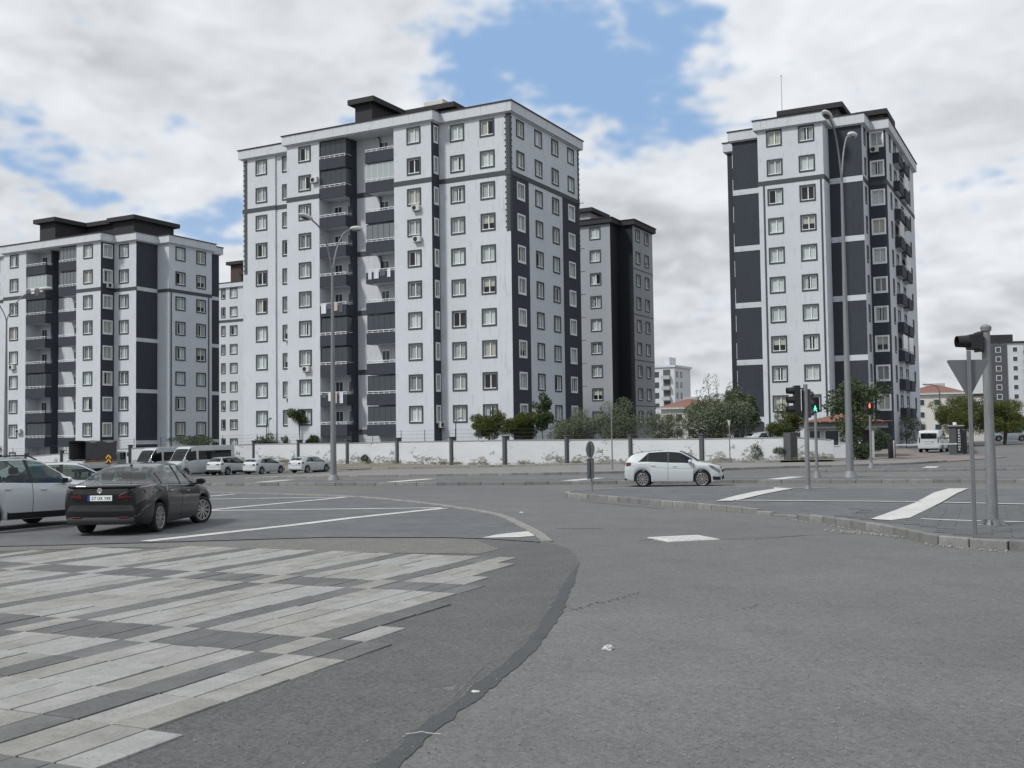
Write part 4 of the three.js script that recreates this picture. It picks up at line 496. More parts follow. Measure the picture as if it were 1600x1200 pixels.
{
  const x = 9.84, d = 35.4, o = thing('traffic_light', 'grey pole with two black signal heads seen from behind, beside the green pedestrian signal', 'traffic light', x, gy(x, d) + 0.15, -d, 0);
  mesh('pole', cyl(0.072, 0.08, 3.5, 0, 1.75, 0, 16), M.steel, o); mesh('base_plate', join([cyl(0.09, 0.13, 0.12, 0, 0.06, 0, 12), ...[0, 1, 2, 3].map(k => at(box(0.2, 0.1, 0.02), 0, 0.05, 0, k * Math.PI / 4))]), M.steel, o); signalHead(o, 3, -0.3, 2.98, 0.02, -Math.PI / 2, M_off, 0.3); signalHead(o, 3, 0.075, 2.86, -0.2, Math.PI * 0.75, M_off, 0.26); mesh('clamp', join([box(0.36, 0.04, 0.05, -0.12, 3.36, 0), box(0.36, 0.04, 0.05, -0.12, 2.55, 0)]), M.black, o);
  pedSignal('pedestrian signal showing a green walking figure', 12.96, 45.2, 3.46, true, 0.15, -0.25); pedSignal('pedestrian signal showing a red standing figure', 19.35, 57.2, 3.55, false, 0.13, -0.3);
  const x2 = 8.95, d2 = 19.85, p = thing('traffic_light', 'thick steel pole with a single black signal head near the right edge', 'traffic light', x2, gy(x2, d2) + 0.15, -d2, 0);
  mesh('pole', cyl(0.068, 0.108, 3.72, 0, 1.86, 0, 20), M.steel, p); mesh('cap', at(new THREE.SphereGeometry(0.1, 16, 8, 0, 6.3, 0, 1.6).scale(1, 0.6, 1), 0, 3.72, 0), M.steel, p); mesh('cap_rim', cyl(0.1, 0.092, 0.07, 0, 3.69, 0, 18), M.steel, p); mesh('base_plate', join([cyl(0.11, 0.15, 0.1, 0, 0.06, 0, 14), box(0.44, 0.025, 0.44, 0, 0.01, 0, 0.4), ...[0, 1, 2, 3].map(k => at(box(0.4, 0.12, 0.016), 0, 0.07, 0, k * Math.PI / 4 + 0.2))]), M.steel, p);
  const hd = mesh('signal_head', join([rbox(0.17, 0.29, 0.28, 0.02, -0.27, 0, 0), rbox(0.07, 0.38, 0.3, 0.03, -0.17, 0, 0)]), M.black, p, 0.02, 3.45, 0); mesh('visor', visor().rotateY(-Math.PI / 2).translate(-0.34, 0.01, 0).scale(1, 1, 1), M.black, hd); mesh('lens', cyl(0.1, 0.1, 0.02, -0.36, 0, 0, 16, 0, Math.PI / 2), M_off[1], hd); mesh('clamp', join([box(0.2, 0.035, 0.05, -0.08, 0.18, 0), box(0.2, 0.035, 0.05, -0.08, -0.17, 0)]), M.black, hd);
}
{ // yield sign seen from behind
  const x = 7.85, d = 18.1, o = thing('yield_sign', 'grey back of a triangular yield sign on a slim post at the right', 'road sign', x, gy(x, d) + 0.15, -d, 0);
  mesh('post', join([box(0.06, 3.15, 0.04, 0, 1.57, 0), box(0.022, 3.15, 0.02, 0, 1.57, 0.028)]), M.steel, o); const a = 0.37, sh = new THREE.Shape(), q = [[-a, 0.33], [a, 0.33], [0, -0.34]], rr = 0.05; q.forEach((p, i) => { const n = q[(i + 1) % 3], pv = q[(i + 2) % 3], u = (A, B) => { const l = Math.hypot(B[0] - A[0], B[1] - A[1]); return [(B[0] - A[0]) / l, (B[1] - A[1]) / l]; }, e = u(p, pv), f = u(p, n); sh[i ? 'lineTo' : 'moveTo'](p[0] + e[0] * rr, p[1] + e[1] * rr); sh.quadraticCurveTo(p[0], p[1], p[0] + f[0] * rr, p[1] + f[1] * rr); }); sh.closePath();
  const g = new THREE.ExtrudeGeometry(sh, { depth: 0.012, bevelEnabled: true, bevelSize: 0.004, bevelThickness: 0.004, bevelSegments: 1 }); const pl = mesh('sign_plate', g, std(0.15, 0.162, 0.175, 0.6, { metalness: 0.2 }), o, 0.0, 2.66, -0.05); mesh('red_face', new THREE.ExtrudeGeometry(sh, { depth: 0.002, bevelEnabled: false }).scale(0.98, 0.98, 1).translate(0, 0, -0.009), std(0.5, 0.02, 0.02, 0.4), pl);
}
{ // round sign and plate seen from behind
  const x = 2.68, d = 36.2, o = thing('keep_sign', 'round sign above an oblong plate, grey backs, on the island nose beside the white hatchback', 'road sign', x, gy(x, d) + 0.15, -d, 0.95), gm = std(0.17, 0.18, 0.185, 0.6, { metalness: 0.2 });
  mesh('post', cyl(0.03, 0.03, 1.62, 0, 0.81, 0, 10), M.steel, o); mesh('disc', cyl(0.28, 0.28, 0.015, 0, 1.42, -0.04, 30, Math.PI / 2), gm, o); mesh('plate', rbox(0.46, 0.7, 0.015, 0.006, 0, 0.76, -0.04), gm, o);
}
{ const x = -17.2, d = 45, o = thing('chevron_sign', 'yellow and black chevron marker behind the grey saloon', 'road sign', x, gy(x, d), -d, -0.2), ym = std(0.62, 0.3, 0.02, 0.6); mesh('post', cyl(0.03, 0.03, 1.2, 0, 0.6, -0.03, 8), M.steel, o); const b = mesh('board', box(0.27, 0.5, 0.02, 0, 1.42, 0), M.black, o); for (const y of [1.32, 1.5]) mesh('chevron', join([at(box(0.19, 0.06, 0.006), -0.062, y - 0.02, 0.013, 0, 0, 0.9), at(box(0.19, 0.06, 0.006), 0.062, y - 0.02, 0.013, 0, 0, -0.9)]), ym, b); }
{ // slim posts along the far pavement
  let x = 6.03, d = 64.35, o = thing('slim_post', 'slim bare grey post on the far pavement left of the white hatchback', 'post', x, gy(x, d) + 0.12, -d); mesh('post', cyl(0.035, 0.045, 3.6, 0, 1.8, 0, 10), M.steel, o); mesh('foot', cyl(0.09, 0.09, 0.03, 0, 0.02, 0, 10), M.steel, o);
  x = 14.8; d = 72.2; o = thing('garden_lamp', 'slim lamp post with a funnel shaped head in front of the olive trees', 'lamp', x, gy(x, d) + 0.12, -d); mesh('post', cyl(0.03, 0.04, 2.5, 0, 1.25, 0, 10), M.steel, o); mesh('funnel_head', cyl(0.12, 0.035, 0.42, 0, 2.7, 0, 12), M.acWhite, o);
  for (const [px, pd, h, l] of [[-5.0, 93, 3.9, 'black garden lamp post behind the wall, left of the round pine trees'], [-25.6, 110, 4.4, 'black garden lamp post behind the wall at the corner of the central block']]) { o = thing('garden_lamp', l, 'lamp', px, -0.9, -pd); mesh('post', cyl(0.04, 0.05, h, 0, h / 2, 0, 8), M.trim, o); mesh('arm', join([bar([0, h, 0], [0.35, h + 0.25, 0], 0.03), rbox(0.34, 0.08, 0.16, 0.02, 0.45, h + 0.27, 0)]), M.trim, o); }
}
{ // drain cover and small litter
  const x = 3.14, d = 19.72, o = thing('drain_cover', 'pale concrete framed drain cover set in the asphalt', 'manhole', x, gy(x, d) + 0.006, -d, 0.30), fm = M.paintWhite; mesh('frame', box(1.04, 0.02, 0.9, 0, 0, 0), fm, o); for (let i = 0; i < 3; i++) for (let j = 0; j < 4; j++) mesh('grate_bar', box(0.17, 0.012, 0.2, -0.3 + j * 0.2, 0.012, -0.26 + i * 0.26), M.paintWhite, o);
  const crumple = (w, h, s, seed) => { const g = new THREE.IcosahedronGeometry(1, 2), p = g.attributes.position; for (let i = 0; i < p.count; i++) { const v = new THREE.Vector3().fromBufferAttribute(p, i), k = 0.55 + 0.9 * noise3(v.x * 2.1 + seed, v.y * 2.1, v.z * 2.1); p.setXYZ(i, v.x * w * k, Math.max(-0.3, v.y) * h * k, v.z * s * k); } g.computeVertexNormals(); return g; };
  for (const [px, pd, w, h, s, m, l] of [[0.81, 9.37, 0.055, 0.035, 0.035, M.paintWhite, 'crumpled white scrap of paper lying on the road in the foreground'], [-0.30, 7.85, 0.03, 0.012, 0.02, M.paintWhite, 'tiny white scrap on the asphalt seal strip'], [0.2, 27.5, 0.06, 0.03, 0.04, M.paintWhite, 'white scrap of litter beside the curved kerb']]) single('paper_scrap', crumple(w, h, s, px * 9), m, l, 'litter', px, gy(px, pd) + h * 0.35, -pd);
  single('bent_wire', tube([[-0.08, 0.012, 0.01], [-0.02, 0.014, 0], [0.02, 0.022, 0.004], [0.06, 0.013, 0.004], [0.14, 0.012, 0.02]], 0.0028, 20, 5), M.paintWhite, 'thin pale bent wire lying across the dark seal strip', 'wire', -0.62, gy(-0.6, 6.7) + 0.006, -6.75);
  const gs = [], r = rng(61); for (let k = 0; k < 420; k++) { const t = r(), q = k < 240 ? [mix(6.3, 7.15, t) + (r() - 0.6) * 0.35, mix(21.0, 19.4, t) + (r() - 0.5) * 0.5] : [mix(6.35, 7.9, t) - 0.1 - r() * 0.12, interp([[6.35, 24.2], [6.8, 22], [7.1, 20], [7.15, 18.3], [7.9, 16.7]], mix(6.35, 7.9, t)) - r() * 0.2], s = 0.008 + 0.028 * r() * r(); gs.push(at(new THREE.TetrahedronGeometry(s, 1), q[0], gy(q[0], q[1]) + s * 0.4, -q[1], r() * 6, r() * 6)); }
  const gv = single('loose_gravel', join(gs), M.slabLight[0], 'loose pale gravel along the kerb of the right island', 'gravel'); gv.userData.kind = 'stuff';
  const gs2 = []; for (let k = 0; k < 2600; k++) { const d = 4.5 + 15 * r() * r(), x = (r() - 0.45) * d * 1.1, s = 0.003 + 0.007 * r(); gs2.push(at(new THREE.TetrahedronGeometry(s, 0), x, gy(x, d) + 0.006 + s * 0.3, -d, r() * 6, r() * 6)); } const gv2 = single('road_grit', join(gs2), M.slabLight[1], 'fine pale grit scattered over the asphalt', 'grit'); gv2.userData.kind = 'stuff';
}
// ------------------------------------------------------------------ vehicles: lofted bodies, real window openings
const paint = (r, g, b, o = {}) => new THREE.MeshPhysicalMaterial({ color: lin(r, g, b), roughness: 0.38, clearcoat: 1, clearcoatRoughness: 0.05, ...o });
const P_white = paint(0.50, 0.535, 0.55), P_silver = paint(0.60, 0.625, 0.645), P_grey = paint(0.0085, 0.0095, 0.010, { roughness: 0.3, specularIntensity: 0.25 });
const M_carGlass = new THREE.MeshPhysicalMaterial({ color: lin(0.50, 0.57, 0.55), transmission: 1, thickness: 0, roughness: 0.02, ior: 1.5 }), M_darkGlass = new THREE.MeshPhysicalMaterial({ color: lin(0.012, 0.013, 0.015), roughness: 0.03, ior: 1.42 });
const M_redDS = new THREE.MeshPhysicalMaterial({ color: lin(0.10, 0.004, 0.006), roughness: 0.25, side: THREE.DoubleSide }), M_trimBlack = std(0.018, 0.018, 0.019, 0.6), M_chrome = std(0.62, 0.63, 0.65, 0.18, { metalness: 1 }), M_rim = std(0.42, 0.42, 0.42, 0.35, { metalness: 0.7 }), M_rimDark = std(0.03, 0.03, 0.032, 0.4, { metalness: 0.4 }), M_red = new THREE.MeshPhysicalMaterial({ color: lin(0.10, 0.004, 0.006), roughness: 0.3 }), M_head = new THREE.MeshPhysicalMaterial({ color: lin(0.13, 0.14, 0.155), roughness: 0.08, clearcoat: 1 }), M_seat = std(0.022, 0.022, 0.024, 0.9), M_gap = std(0.01, 0.01, 0.01, 0.9);
function plateTex(text) { const c = document.createElement('canvas'); c.width = 256; c.height = 56; const x = c.getContext('2d'); x.fillStyle = '#e9ebec'; x.fillRect(0, 0, 256, 56); x.fillStyle = '#173a8c'; x.fillRect(0, 0, 26, 56); x.fillStyle = '#14161a'; x.font = 'bold 44px sans-serif'; x.textAlign = 'center'; x.textBaseline = 'middle'; x.fillText(text, 142, 30); const t = new THREE.CanvasTexture(c); t.colorSpace = THREE.SRGBColorSpace; return t; }
const plateMat = t => new THREE.MeshStandardMaterial({ map: plateTex(t), roughness: 0.5 }), plateBlank = std(0.6, 0.61, 0.62, 0.5);
const wheelCache = {};
function wheelParts(Rw, style) {
  const key = Rw + style; if (wheelCache[key]) return wheelCache[key]; const w = 0.21, rr = Rw * (style === 'multi' ? 0.74 : 0.66);
  const prof = [[rr, -w * 0.40], [rr + 0.02, -w * 0.5], [Rw - 0.035, -w * 0.5], [Rw - 0.008, -w * 0.40], [Rw, -w * 0.28], [Rw, w * 0.28], [Rw - 0.008, w * 0.40], [Rw - 0.035, w * 0.5], [rr + 0.02, w * 0.5], [rr, w * 0.40], [rr * 0.97, w * 0.1], [rr * 0.97, -w * 0.3], [rr, -w * 0.40]].map(p => new THREE.Vector2(p[0], p[1]));
  const tyre = new THREE.LatheGeometry(prof, 36); tyre.rotateX(Math.PI / 2); const n = style === 'multi' ? 10 : 5, gs = [at(new THREE.TorusGeometry(rr * 0.965, 0.014, 6, 32), 0, 0, w * 0.4), cyl(rr * 0.2, rr * 0.22, 0.04, 0, 0, w * 0.34, 16, Math.PI / 2)];
  for (let k = 0; k < n; k++) { const a = k / n * 6.283; const m = (th, off) => { const g = new THREE.BoxGeometry(rr * 0.82, style === 'multi' ? 0.02 : 0.06, 0.03); g.translate(rr * 0.53, off, w * 0.36); g.rotateZ(a + th); gs.push(g); }; if (style === 'multi') { m(0.05, 0); m(-0.22, 0.01); } else m(0, 0); }
  const well = cyl(rr * 0.96, rr * 0.96, 0.02, 0, 0, w * 0.08, 28, Math.PI / 2); return wheelCache[key] = { tyre, rim: join(gs), well };
}
function makeCar(name, label, sp, x, d, az, o = {}) {
  const g = thing(name, label, o.cat || 'car', x, (o.y ?? gy(x, d)), -d, Math.PI / 2 - az * R, o.group);
  { const f = [Math.sin(az * R), Math.cos(az * R)]; if (o.y == null) { g.rotation.order = 'YXZ'; g.rotation.z = Math.atan2(gy(x + f[0], d + f[1]) - gy(x - f[0], d - f[1]), 2); } }
  if (o.squeeze) g.scale.x = o.squeeze;
  const { L, top, belt, hw, bot, Rw, wheels, roofHalf, side, ws, rw } = sp, body = o.paint || P_white, glass = o.glass || M_carGlass, Ra = Rw + 0.05, x0 = -L / 2, x1 = L / 2, BOW = 0.05;
  const bowBox = (dep, h, w, xe, y, z, sgn) => { const q = new RoundedBoxGeometry(dep, h, w, 3, Math.min(0.03, dep * 0.45, h * 0.4)), G = new THREE.BoxGeometry(dep, h, w, 1, 3, 14); const zm = interp(hw, xe * 0.999), P = G.attributes.position; for (let i = 0; i < P.count; i++) { const zz = P.getZ(i) + z, yy = P.getY(i) / h * 2; P.setXYZ(i, P.getX(i) * (1 - 0.0 * yy) + xe + sgn * (BOW * (1 - Math.min(1, zz * zz / (zm * zm))) - 0.10 * Math.pow(Math.max(0, Math.abs(zz) - zm * 0.72) / (zm * 0.4), 2) - (sgn * P.getX(i) > 0 ? 0.22 * dep * yy * yy : 0)), P.getY(i) + y, zz); } G.computeVertexNormals(); return G; };
  const ctrl = X => {
    const h = interp(hw, X), T = interp(top, X), B = Math.min(interp(belt, X), T - 0.03), b0 = interp(bot, X); let ar = 0; for (const xw of wheels) { const dx = Math.abs(X - xw); if (dx < Ra) ar = Rw + Math.sqrt(Ra * Ra - dx * dx); }
    const bs = Math.max(b0, Math.min(ar, B - 0.12)), cab = clamp((T - B) / 0.45), r = mix(h * 0.9, Math.min(roofHalf, h * 0.95), cab), q = B - bs;
    return [[0, bs], [h * 0.80, bs], [h * 0.925, bs + 0.004], [h * 0.972, bs + q * 0.2], [h, bs + q * 0.5], [h * 0.992, bs + q * 0.76], [h * 0.958, B], [mix(h * 0.955, r, 0.07), B + 0.03 * cab + 0.004], [mix(h * 0.95, r, 0.5) + 0.014 * cab, mix(B, T - 0.06, 0.52)], [r + 0.012 * cab, T - 0.058 * cab - 0.01], [r * 0.955, T - 0.026 * cab - 0.007], [r * 0.55, T - 0.006], [0, T]];
  };
  const cr = (a, b, c, e, t) => 0.5 * (2 * b + (c - a) * t + (2 * a - 5 * b + 4 * c - e) * t * t + (3 * b - a - 3 * c + e) * t * t * t);
  const at1 = (P, k) => { const i = Math.min(11, Math.floor(k)), t = k - i, q = j => P[clamp(j, 0, 12)], soft = i >= 2 && i !== 6 ? 1 : 0; return [0, 1].map(n => soft ? cr(q(Math.max(i - 1, 2))[n], q(i)[n], q(i + 1)[n], q(i + 2)[n], t) : mix(q(i)[n], q(i + 1)[n], t)); };
  const xs = new Set([x0, x1]); for (let k = 1; k < 40; k++) xs.add(+(x0 + L * k / 40).toFixed(4)); for (const e of [0.02, 0.05, 0.09, 0.14, 0.2, 0.27]) { xs.add(x0 + e); xs.add(x1 - e); } for (const xw of wheels) { for (let k = 0; k <= 12; k++) xs.add(+(xw + Ra * 0.999 * Math.cos(Math.PI * k / 12)).toFixed(4)); xs.add(xw - Ra * 1.01); xs.add(xw + Ra * 1.01); } for (const s of [...side, ws, rw]) if (s) { xs.add(s[0]); xs.add(s[1]); }
  let X = [...xs].sort((a, b) => a - b); X = X.filter((v, i) => !i || v - X[i - 1] > 0.002); const SUB = 2, K = 12 * SUB, C = 2 * K + 1, n = X.length, pos = new Float32Array(n * C * 3);
  X.forEach((xx, i) => { const P = ctrl(xx); for (let k = 0; k <= K; k++) { const [z, y] = at1(P, k / SUB); for (const s of [-1, 1]) { const c = s < 0 ? k : 2 * K - k, q = (i * C + c) * 3; pos[q] = xx; pos[q + 1] = y; pos[q + 2] = s * z; } } });
  const full = new THREE.BufferGeometry(), idx = [], bins = {}; full.setAttribute('position', new THREE.BufferAttribute(pos, 3));
  const put = (nm, a, b, c) => (bins[nm] ??= []).push(a, b, c);
  for (let i = 0; i < n - 1; i++) for (let c = 0; c < C - 1; c++) {
    const a = i * C + c, b = a + 1, e = a + C, f = e + 1; idx.push(a, b, e, b, f, e); const xm = (X[i] + X[i + 1]) / 2, k = (c < K ? c + 0.5 : 2 * K - c - 0.5) / SUB; let nm = 'body';
    if (k > 7 && k < 9) side.forEach((s, j) => { if (xm > s[0] && xm < s[1]) nm = 'side_window:' + j + (c < K ? 'l' : 'r'); }); if (k > 10) { if (ws && xm > ws[0] && xm < ws[1]) nm = 'windscreen'; else if (rw && xm > rw[0] && xm < rw[1]) nm = 'rear_window'; } if (k < 1) nm = 'underside'; if (o.roof && k > 9.5 && nm === 'body' && xm > (rw ? rw[1] : x0) - 0.02 && xm < ws[0] + 0.02) nm = 'roof_panel';
    put(nm, a, b, e); put(nm, b, f, e);
  }
  full.setIndex(idx); full.computeVertexNormals(); const N = full.attributes.normal.array; // weld normals at the bottom seam is not needed: it is underneath
  for (const [nm, ix] of Object.entries(bins)) { const map = new Map(), p = [], q = [], id = ix.map(v => { if (!map.has(v)) { map.set(v, p.length / 3); p.push(pos[v * 3], pos[v * 3 + 1], pos[v * 3 + 2]); q.push(N[v * 3], N[v * 3 + 1], N[v * 3 + 2]); } return map.get(v); }); const ge = new THREE.BufferGeometry(); if (nm === 'body') for (const end of [0, n - 1]) { const base = p.length / 3, sx = end ? 1 : -1; let cy = 0; const ring = []; for (let c = 0; c < C; c++) { const v = (end * C + c) * 3; ring.push(p.length / 3); p.push(pos[v], pos[v + 1], pos[v + 2]); q.push(sx, 0, 0); cy += pos[v + 1] / C; } for (let c = 0; c < C; c++) { const v = (end * C + c) * 3, e = 3 * (ring[c]); q[e + 2] = pos[v + 2] * 0.35; } p.push(X[end] + sx * BOW, cy, 0); q.push(sx, 0, 0); const ce = p.length / 3 - 1; for (let c = 0; c < C - 1; c++) id.push(...(end ? [ring[c], ring[c + 1], ce] : [ring[c + 1], ring[c], ce])); }
    ge.setAttribute('position', new THREE.Float32BufferAttribute(p, 3)); ge.setAttribute('normal', new THREE.Float32BufferAttribute(q, 3)); ge.setIndex(id); const base = nm.split(':')[0]; const dk = base === 'side_window' && o.tint; mesh(base, ge, base === 'body' ? body : base === 'underside' ? M_trimBlack : base === 'roof_panel' ? o.roof : dk ? M_darkGlass : base === 'rear_window' && o.tint ? M_darkGlass : glass, g); }
  const surf = (xx, k, s) => { const [z, y] = at1(ctrl(xx), k); return new THREE.Vector3(xx, y, s * z); };
  const nrm = (xx, k, s) => { const e = 0.01, a = surf(xx + e, k, s).sub(surf(xx - e, k, s)), b = surf(xx, Math.min(12, k + 0.05), s).sub(surf(xx, Math.max(0, k - 0.05), s)); const v = a.cross(b).normalize(); if (v.z * s < 0 && Math.abs(v.z) > 0.1) v.negate(); return v; };
  const patch = (nm, mat, xa, xb, ka, kb, s, off, nx = 6, nk = 4, taper = 0, kend = null) => { const p = [], id = []; for (let i = 0; i <= nx; i++) for (let j = 0; j <= nk; j++) { const t = i / nx, kk = kend ? mix(mix(ka, kend[0], t), mix(kb, kend[1], t), j / nk) : mix(mix(ka, (ka + kb) / 2, taper * t), mix(kb, (ka + kb) / 2, taper * t), j / nk), xx = mix(xa, xb, t), v = surf(xx, kk, s).addScaledVector(nrm(xx, kk, s), off); p.push(v.x, v.y, v.z); if (i && j) { const a = (i - 1) * (nk + 1) + j - 1; id.push(a, a + 1, a + nk + 1, a + 1, a + nk + 2, a + nk + 1); } } const ge = new THREE.BufferGeometry(); ge.setAttribute('position', new THREE.Float32BufferAttribute(p, 3)); ge.setIndex(id); ge.computeVertexNormals(); return mesh(nm, ge, mat, g); };
  // seams, handles, mirrors, window trim
  for (const s of [-1, 1]) {
    for (const xx of sp.seams) patch('door_seam', M_gap, xx - 0.006, xx + 0.006, 2.6, 6.9, s, 0.003, 1, 10);
    for (const xx of sp.handles) { const v = surf(xx, 5.35, s); mesh('door_handle', rbox(0.17, 0.028, 0.03, 0.01, v.x, v.y, v.z + s * 0.016), o.handle || body, g); }
    if (sp.mirror) { const v = surf(sp.mirror, 6.9, s); const m = mesh('door_mirror', at(new THREE.SphereGeometry(1, 14, 10).scale(0.09, 0.075, 0.115), v.x + 0.02, v.y + 0.075, v.z + s * 0.13), o.mirrorMat || body, g); mesh('mirror_glass', rbox(0.01, 0.1, 0.17, 0.004, v.x - 0.066, v.y + 0.075, v.z + s * 0.13), M_darkGlass, m); mesh('mirror_stalk', box(0.05, 0.035, 0.12, v.x + 0.02, v.y + 0.02, v.z + s * 0.03), M_trimBlack, m); }
    const a = side[0][0], b = side[side.length - 1][1]; patch('window_trim', M_trimBlack, a - 0.02, b + 0.02, 6.85, 7.03, s, 0.004, 16, 1); if (sp.pillar) for (const [pa, pb] of sp.pillar) patch('door_pillar', M_trimBlack, pa, pb, 7.0, 9.05, s, 0.003, 1, 6);
    if (o.clad) { patch('sill_cladding', M_trimBlack, wheels[1] + Ra, wheels[0] - Ra, 1.6, 3.0, s, 0.006, 14, 4); }
    for (const [xa, xb, ka, kb, tp, lbl] of sp.tail) patch('tail_light', M_red, xa, xb, ka, kb, s, 0.006, 6, 5, tp); for (const [xa, xb, ka, kb, tp] of sp.head) patch('headlight', M_head, xa, xb, ka, kb, s, 0.006, 8, 5, tp);
    if (sp.shoulder) patch('roof_shoulder', body, sp.shoulder[0], sp.shoulder[1], 8.32, 9.1, s, 0.006, 24, 4);
    if (sp.cpillar) patch('rear_pillar', body, sp.cpillar[0], sp.cpillar[1], 7.0, 9.15, s, 0.004, 6, 6, 0, [8.95, 9.15]);
    if (sp.fog) patch('fog_grille', M_trimBlack, sp.fog[0], sp.fog[1], sp.fog[2], sp.fog[3], s, 0.007, 5, 3, 0.3);
    if (sp.crease) patch('body_crease', body, sp.crease[0], sp.crease[1], 5.0, 5.12, s, 0.012, 20, 1);
    if (sp.rails) { const pts = []; for (let k = 0; k <= 8; k++) { const xx = mix(sp.rails[0], sp.rails[1], k / 8), v = surf(xx, 10, s); pts.push([xx, v.y + (k % 8 ? 0.07 : 0.01), v.z - s * 0.02]); } mesh('roof_rail', tube(pts, 0.018, 24, 6), M_trimBlack, g); }
  }
  // tail and nose
  const ey = y => y, xr = x0 - 0.004, xf = x1 + 0.004; for (const q of sp.rear) mesh(q[0], bowBox(q[4] ?? 0.03, q[3], q[2], xr + (q[6] ?? 0), q[1], q[7] ?? 0, -1), q[5] === 'body' ? body : q[5], g); for (const q of sp.front) mesh(q[0], bowBox(q[4] ?? 0.03, q[3], q[2], xf - (q[6] ?? 0), q[1], q[7] ?? 0, 1), q[5] === 'body' ? body : q[5], g);
  { const pm = o.plate ? plateMat(o.plate) : plateBlank; const pr = new THREE.PlaneGeometry(0.52, 0.112); pr.rotateY(-Math.PI / 2); const surr = mesh('number_plate', box(0.012, 0.13, 0.54, xr - (BOW + (sp.plateOut ?? 0.014)), sp.plateY, 0), M_trimBlack, g); mesh('plate_face', pr.translate(xr - (BOW + (sp.plateOut ?? 0.014)) - 0.009, sp.plateY, 0), pm, surr); const pf = new THREE.PlaneGeometry(0.52, 0.112); pf.rotateY(Math.PI / 2); mesh('front_plate', pf.translate(xf + BOW + (sp.frontPlateOut ?? 0.035), sp.frontPlateY ?? 0.45, 0), plateBlank, g); }
  if (sp.lampShape) for (const sz of [-1, 1]) { const G = new THREE.ExtrudeGeometry(new THREE.Shape(sp.lampShape.map(v => new THREE.Vector2(v[0], v[1]))), { depth: 0.03, bevelEnabled: true, bevelSize: 0.006, bevelThickness: 0.006, bevelSegments: 1, curveSegments: 4 }), P = G.attributes.position; for (let i = 0; i < P.count; i++) { const z = P.getX(i), y = P.getY(i), zc = Math.min(z, 0.74); P.setXYZ(i, xr - BOW * (1 - zc * zc / 0.55) - 0.012 - P.getZ(i) * 0.5 + Math.max(0, z - 0.66) * 1.3, y, sz * zc + sz * Math.max(0, z - 0.74) * 0.9); } if (sz < 0) { } G.computeVertexNormals(); const lm = mesh('tail_light', G, M_redDS, g); }
  if (o.badge) mesh('badge', join([at(new THREE.TorusGeometry(0.05, 0.009, 6, 24), 0, 0, 0, Math.PI / 2), cyl(0.04, 0.04, 0.01, 0, 0, 0, 18, 0, Math.PI / 2)]).translate(xr - BOW - 0.02, o.badge, 0), M_chrome, g);
  if (o.aerial) { const T = interp(top, o.aerial); mesh('aerial', join([bar([o.aerial, T - 0.01, 0], [o.aerial - 0.2, T + 0.22, 0], 0.008, 0.004, 6), at(new THREE.SphereGeometry(0.04, 10, 6).scale(1.3, 0.6, 0.8), o.aerial, T, 0)]), M_trimBlack, g); }
  // wheels, cabin
  const wp = wheelParts(Rw, o.rim || 'five'), hwT = interp(hw, 0) - 0.13; wheels.forEach((xw, i) => { for (const s of [-1, 1]) { const w = mesh('wheel', wp.tyre, M.rubber, g, xw, Rw, s * hwT, (s < 0 ? Math.PI : 0) - (i === 0 ? (o.steer || 0) : 0)); mesh('rim', wp.rim, o.rimMat || M_rim, w); mesh('wheel_disc', wp.well, M_rimDark, w); } });
  mesh('underbody', box(L - 0.9, 0.16, 2 * hwT - 0.5, 0, sp.floor ?? 0.3, 0), M_trimBlack, g);
  const sy = sp.seatY ?? 0.45, sg = [box(side[side.length - 1][1] - side[0][0] + 0.2, 0.04, 1.3, (side[0][0] + side[side.length - 1][1]) / 2, sy - 0.1, 0), rbox(0.35, 0.22, 1.35, 0.08, ws[1] - 0.25, interp(belt, ws[1] - 0.2) - 0.14, 0)]; for (const xx of sp.seats) for (const z of [-0.36, 0.36]) sg.push(rbox(0.5, 0.16, 0.48, 0.06, xx + 0.15, sy, z), at(rbox(0.14, 0.62, 0.46, 0.06), xx - 0.14, sy + 0.36, z, 0, 0, 0.2), rbox(0.09, 0.17, 0.26, 0.04, xx - 0.24, sy + 0.76, z)); mesh('seats', join(sg), M_seat, g);
  return g;
}
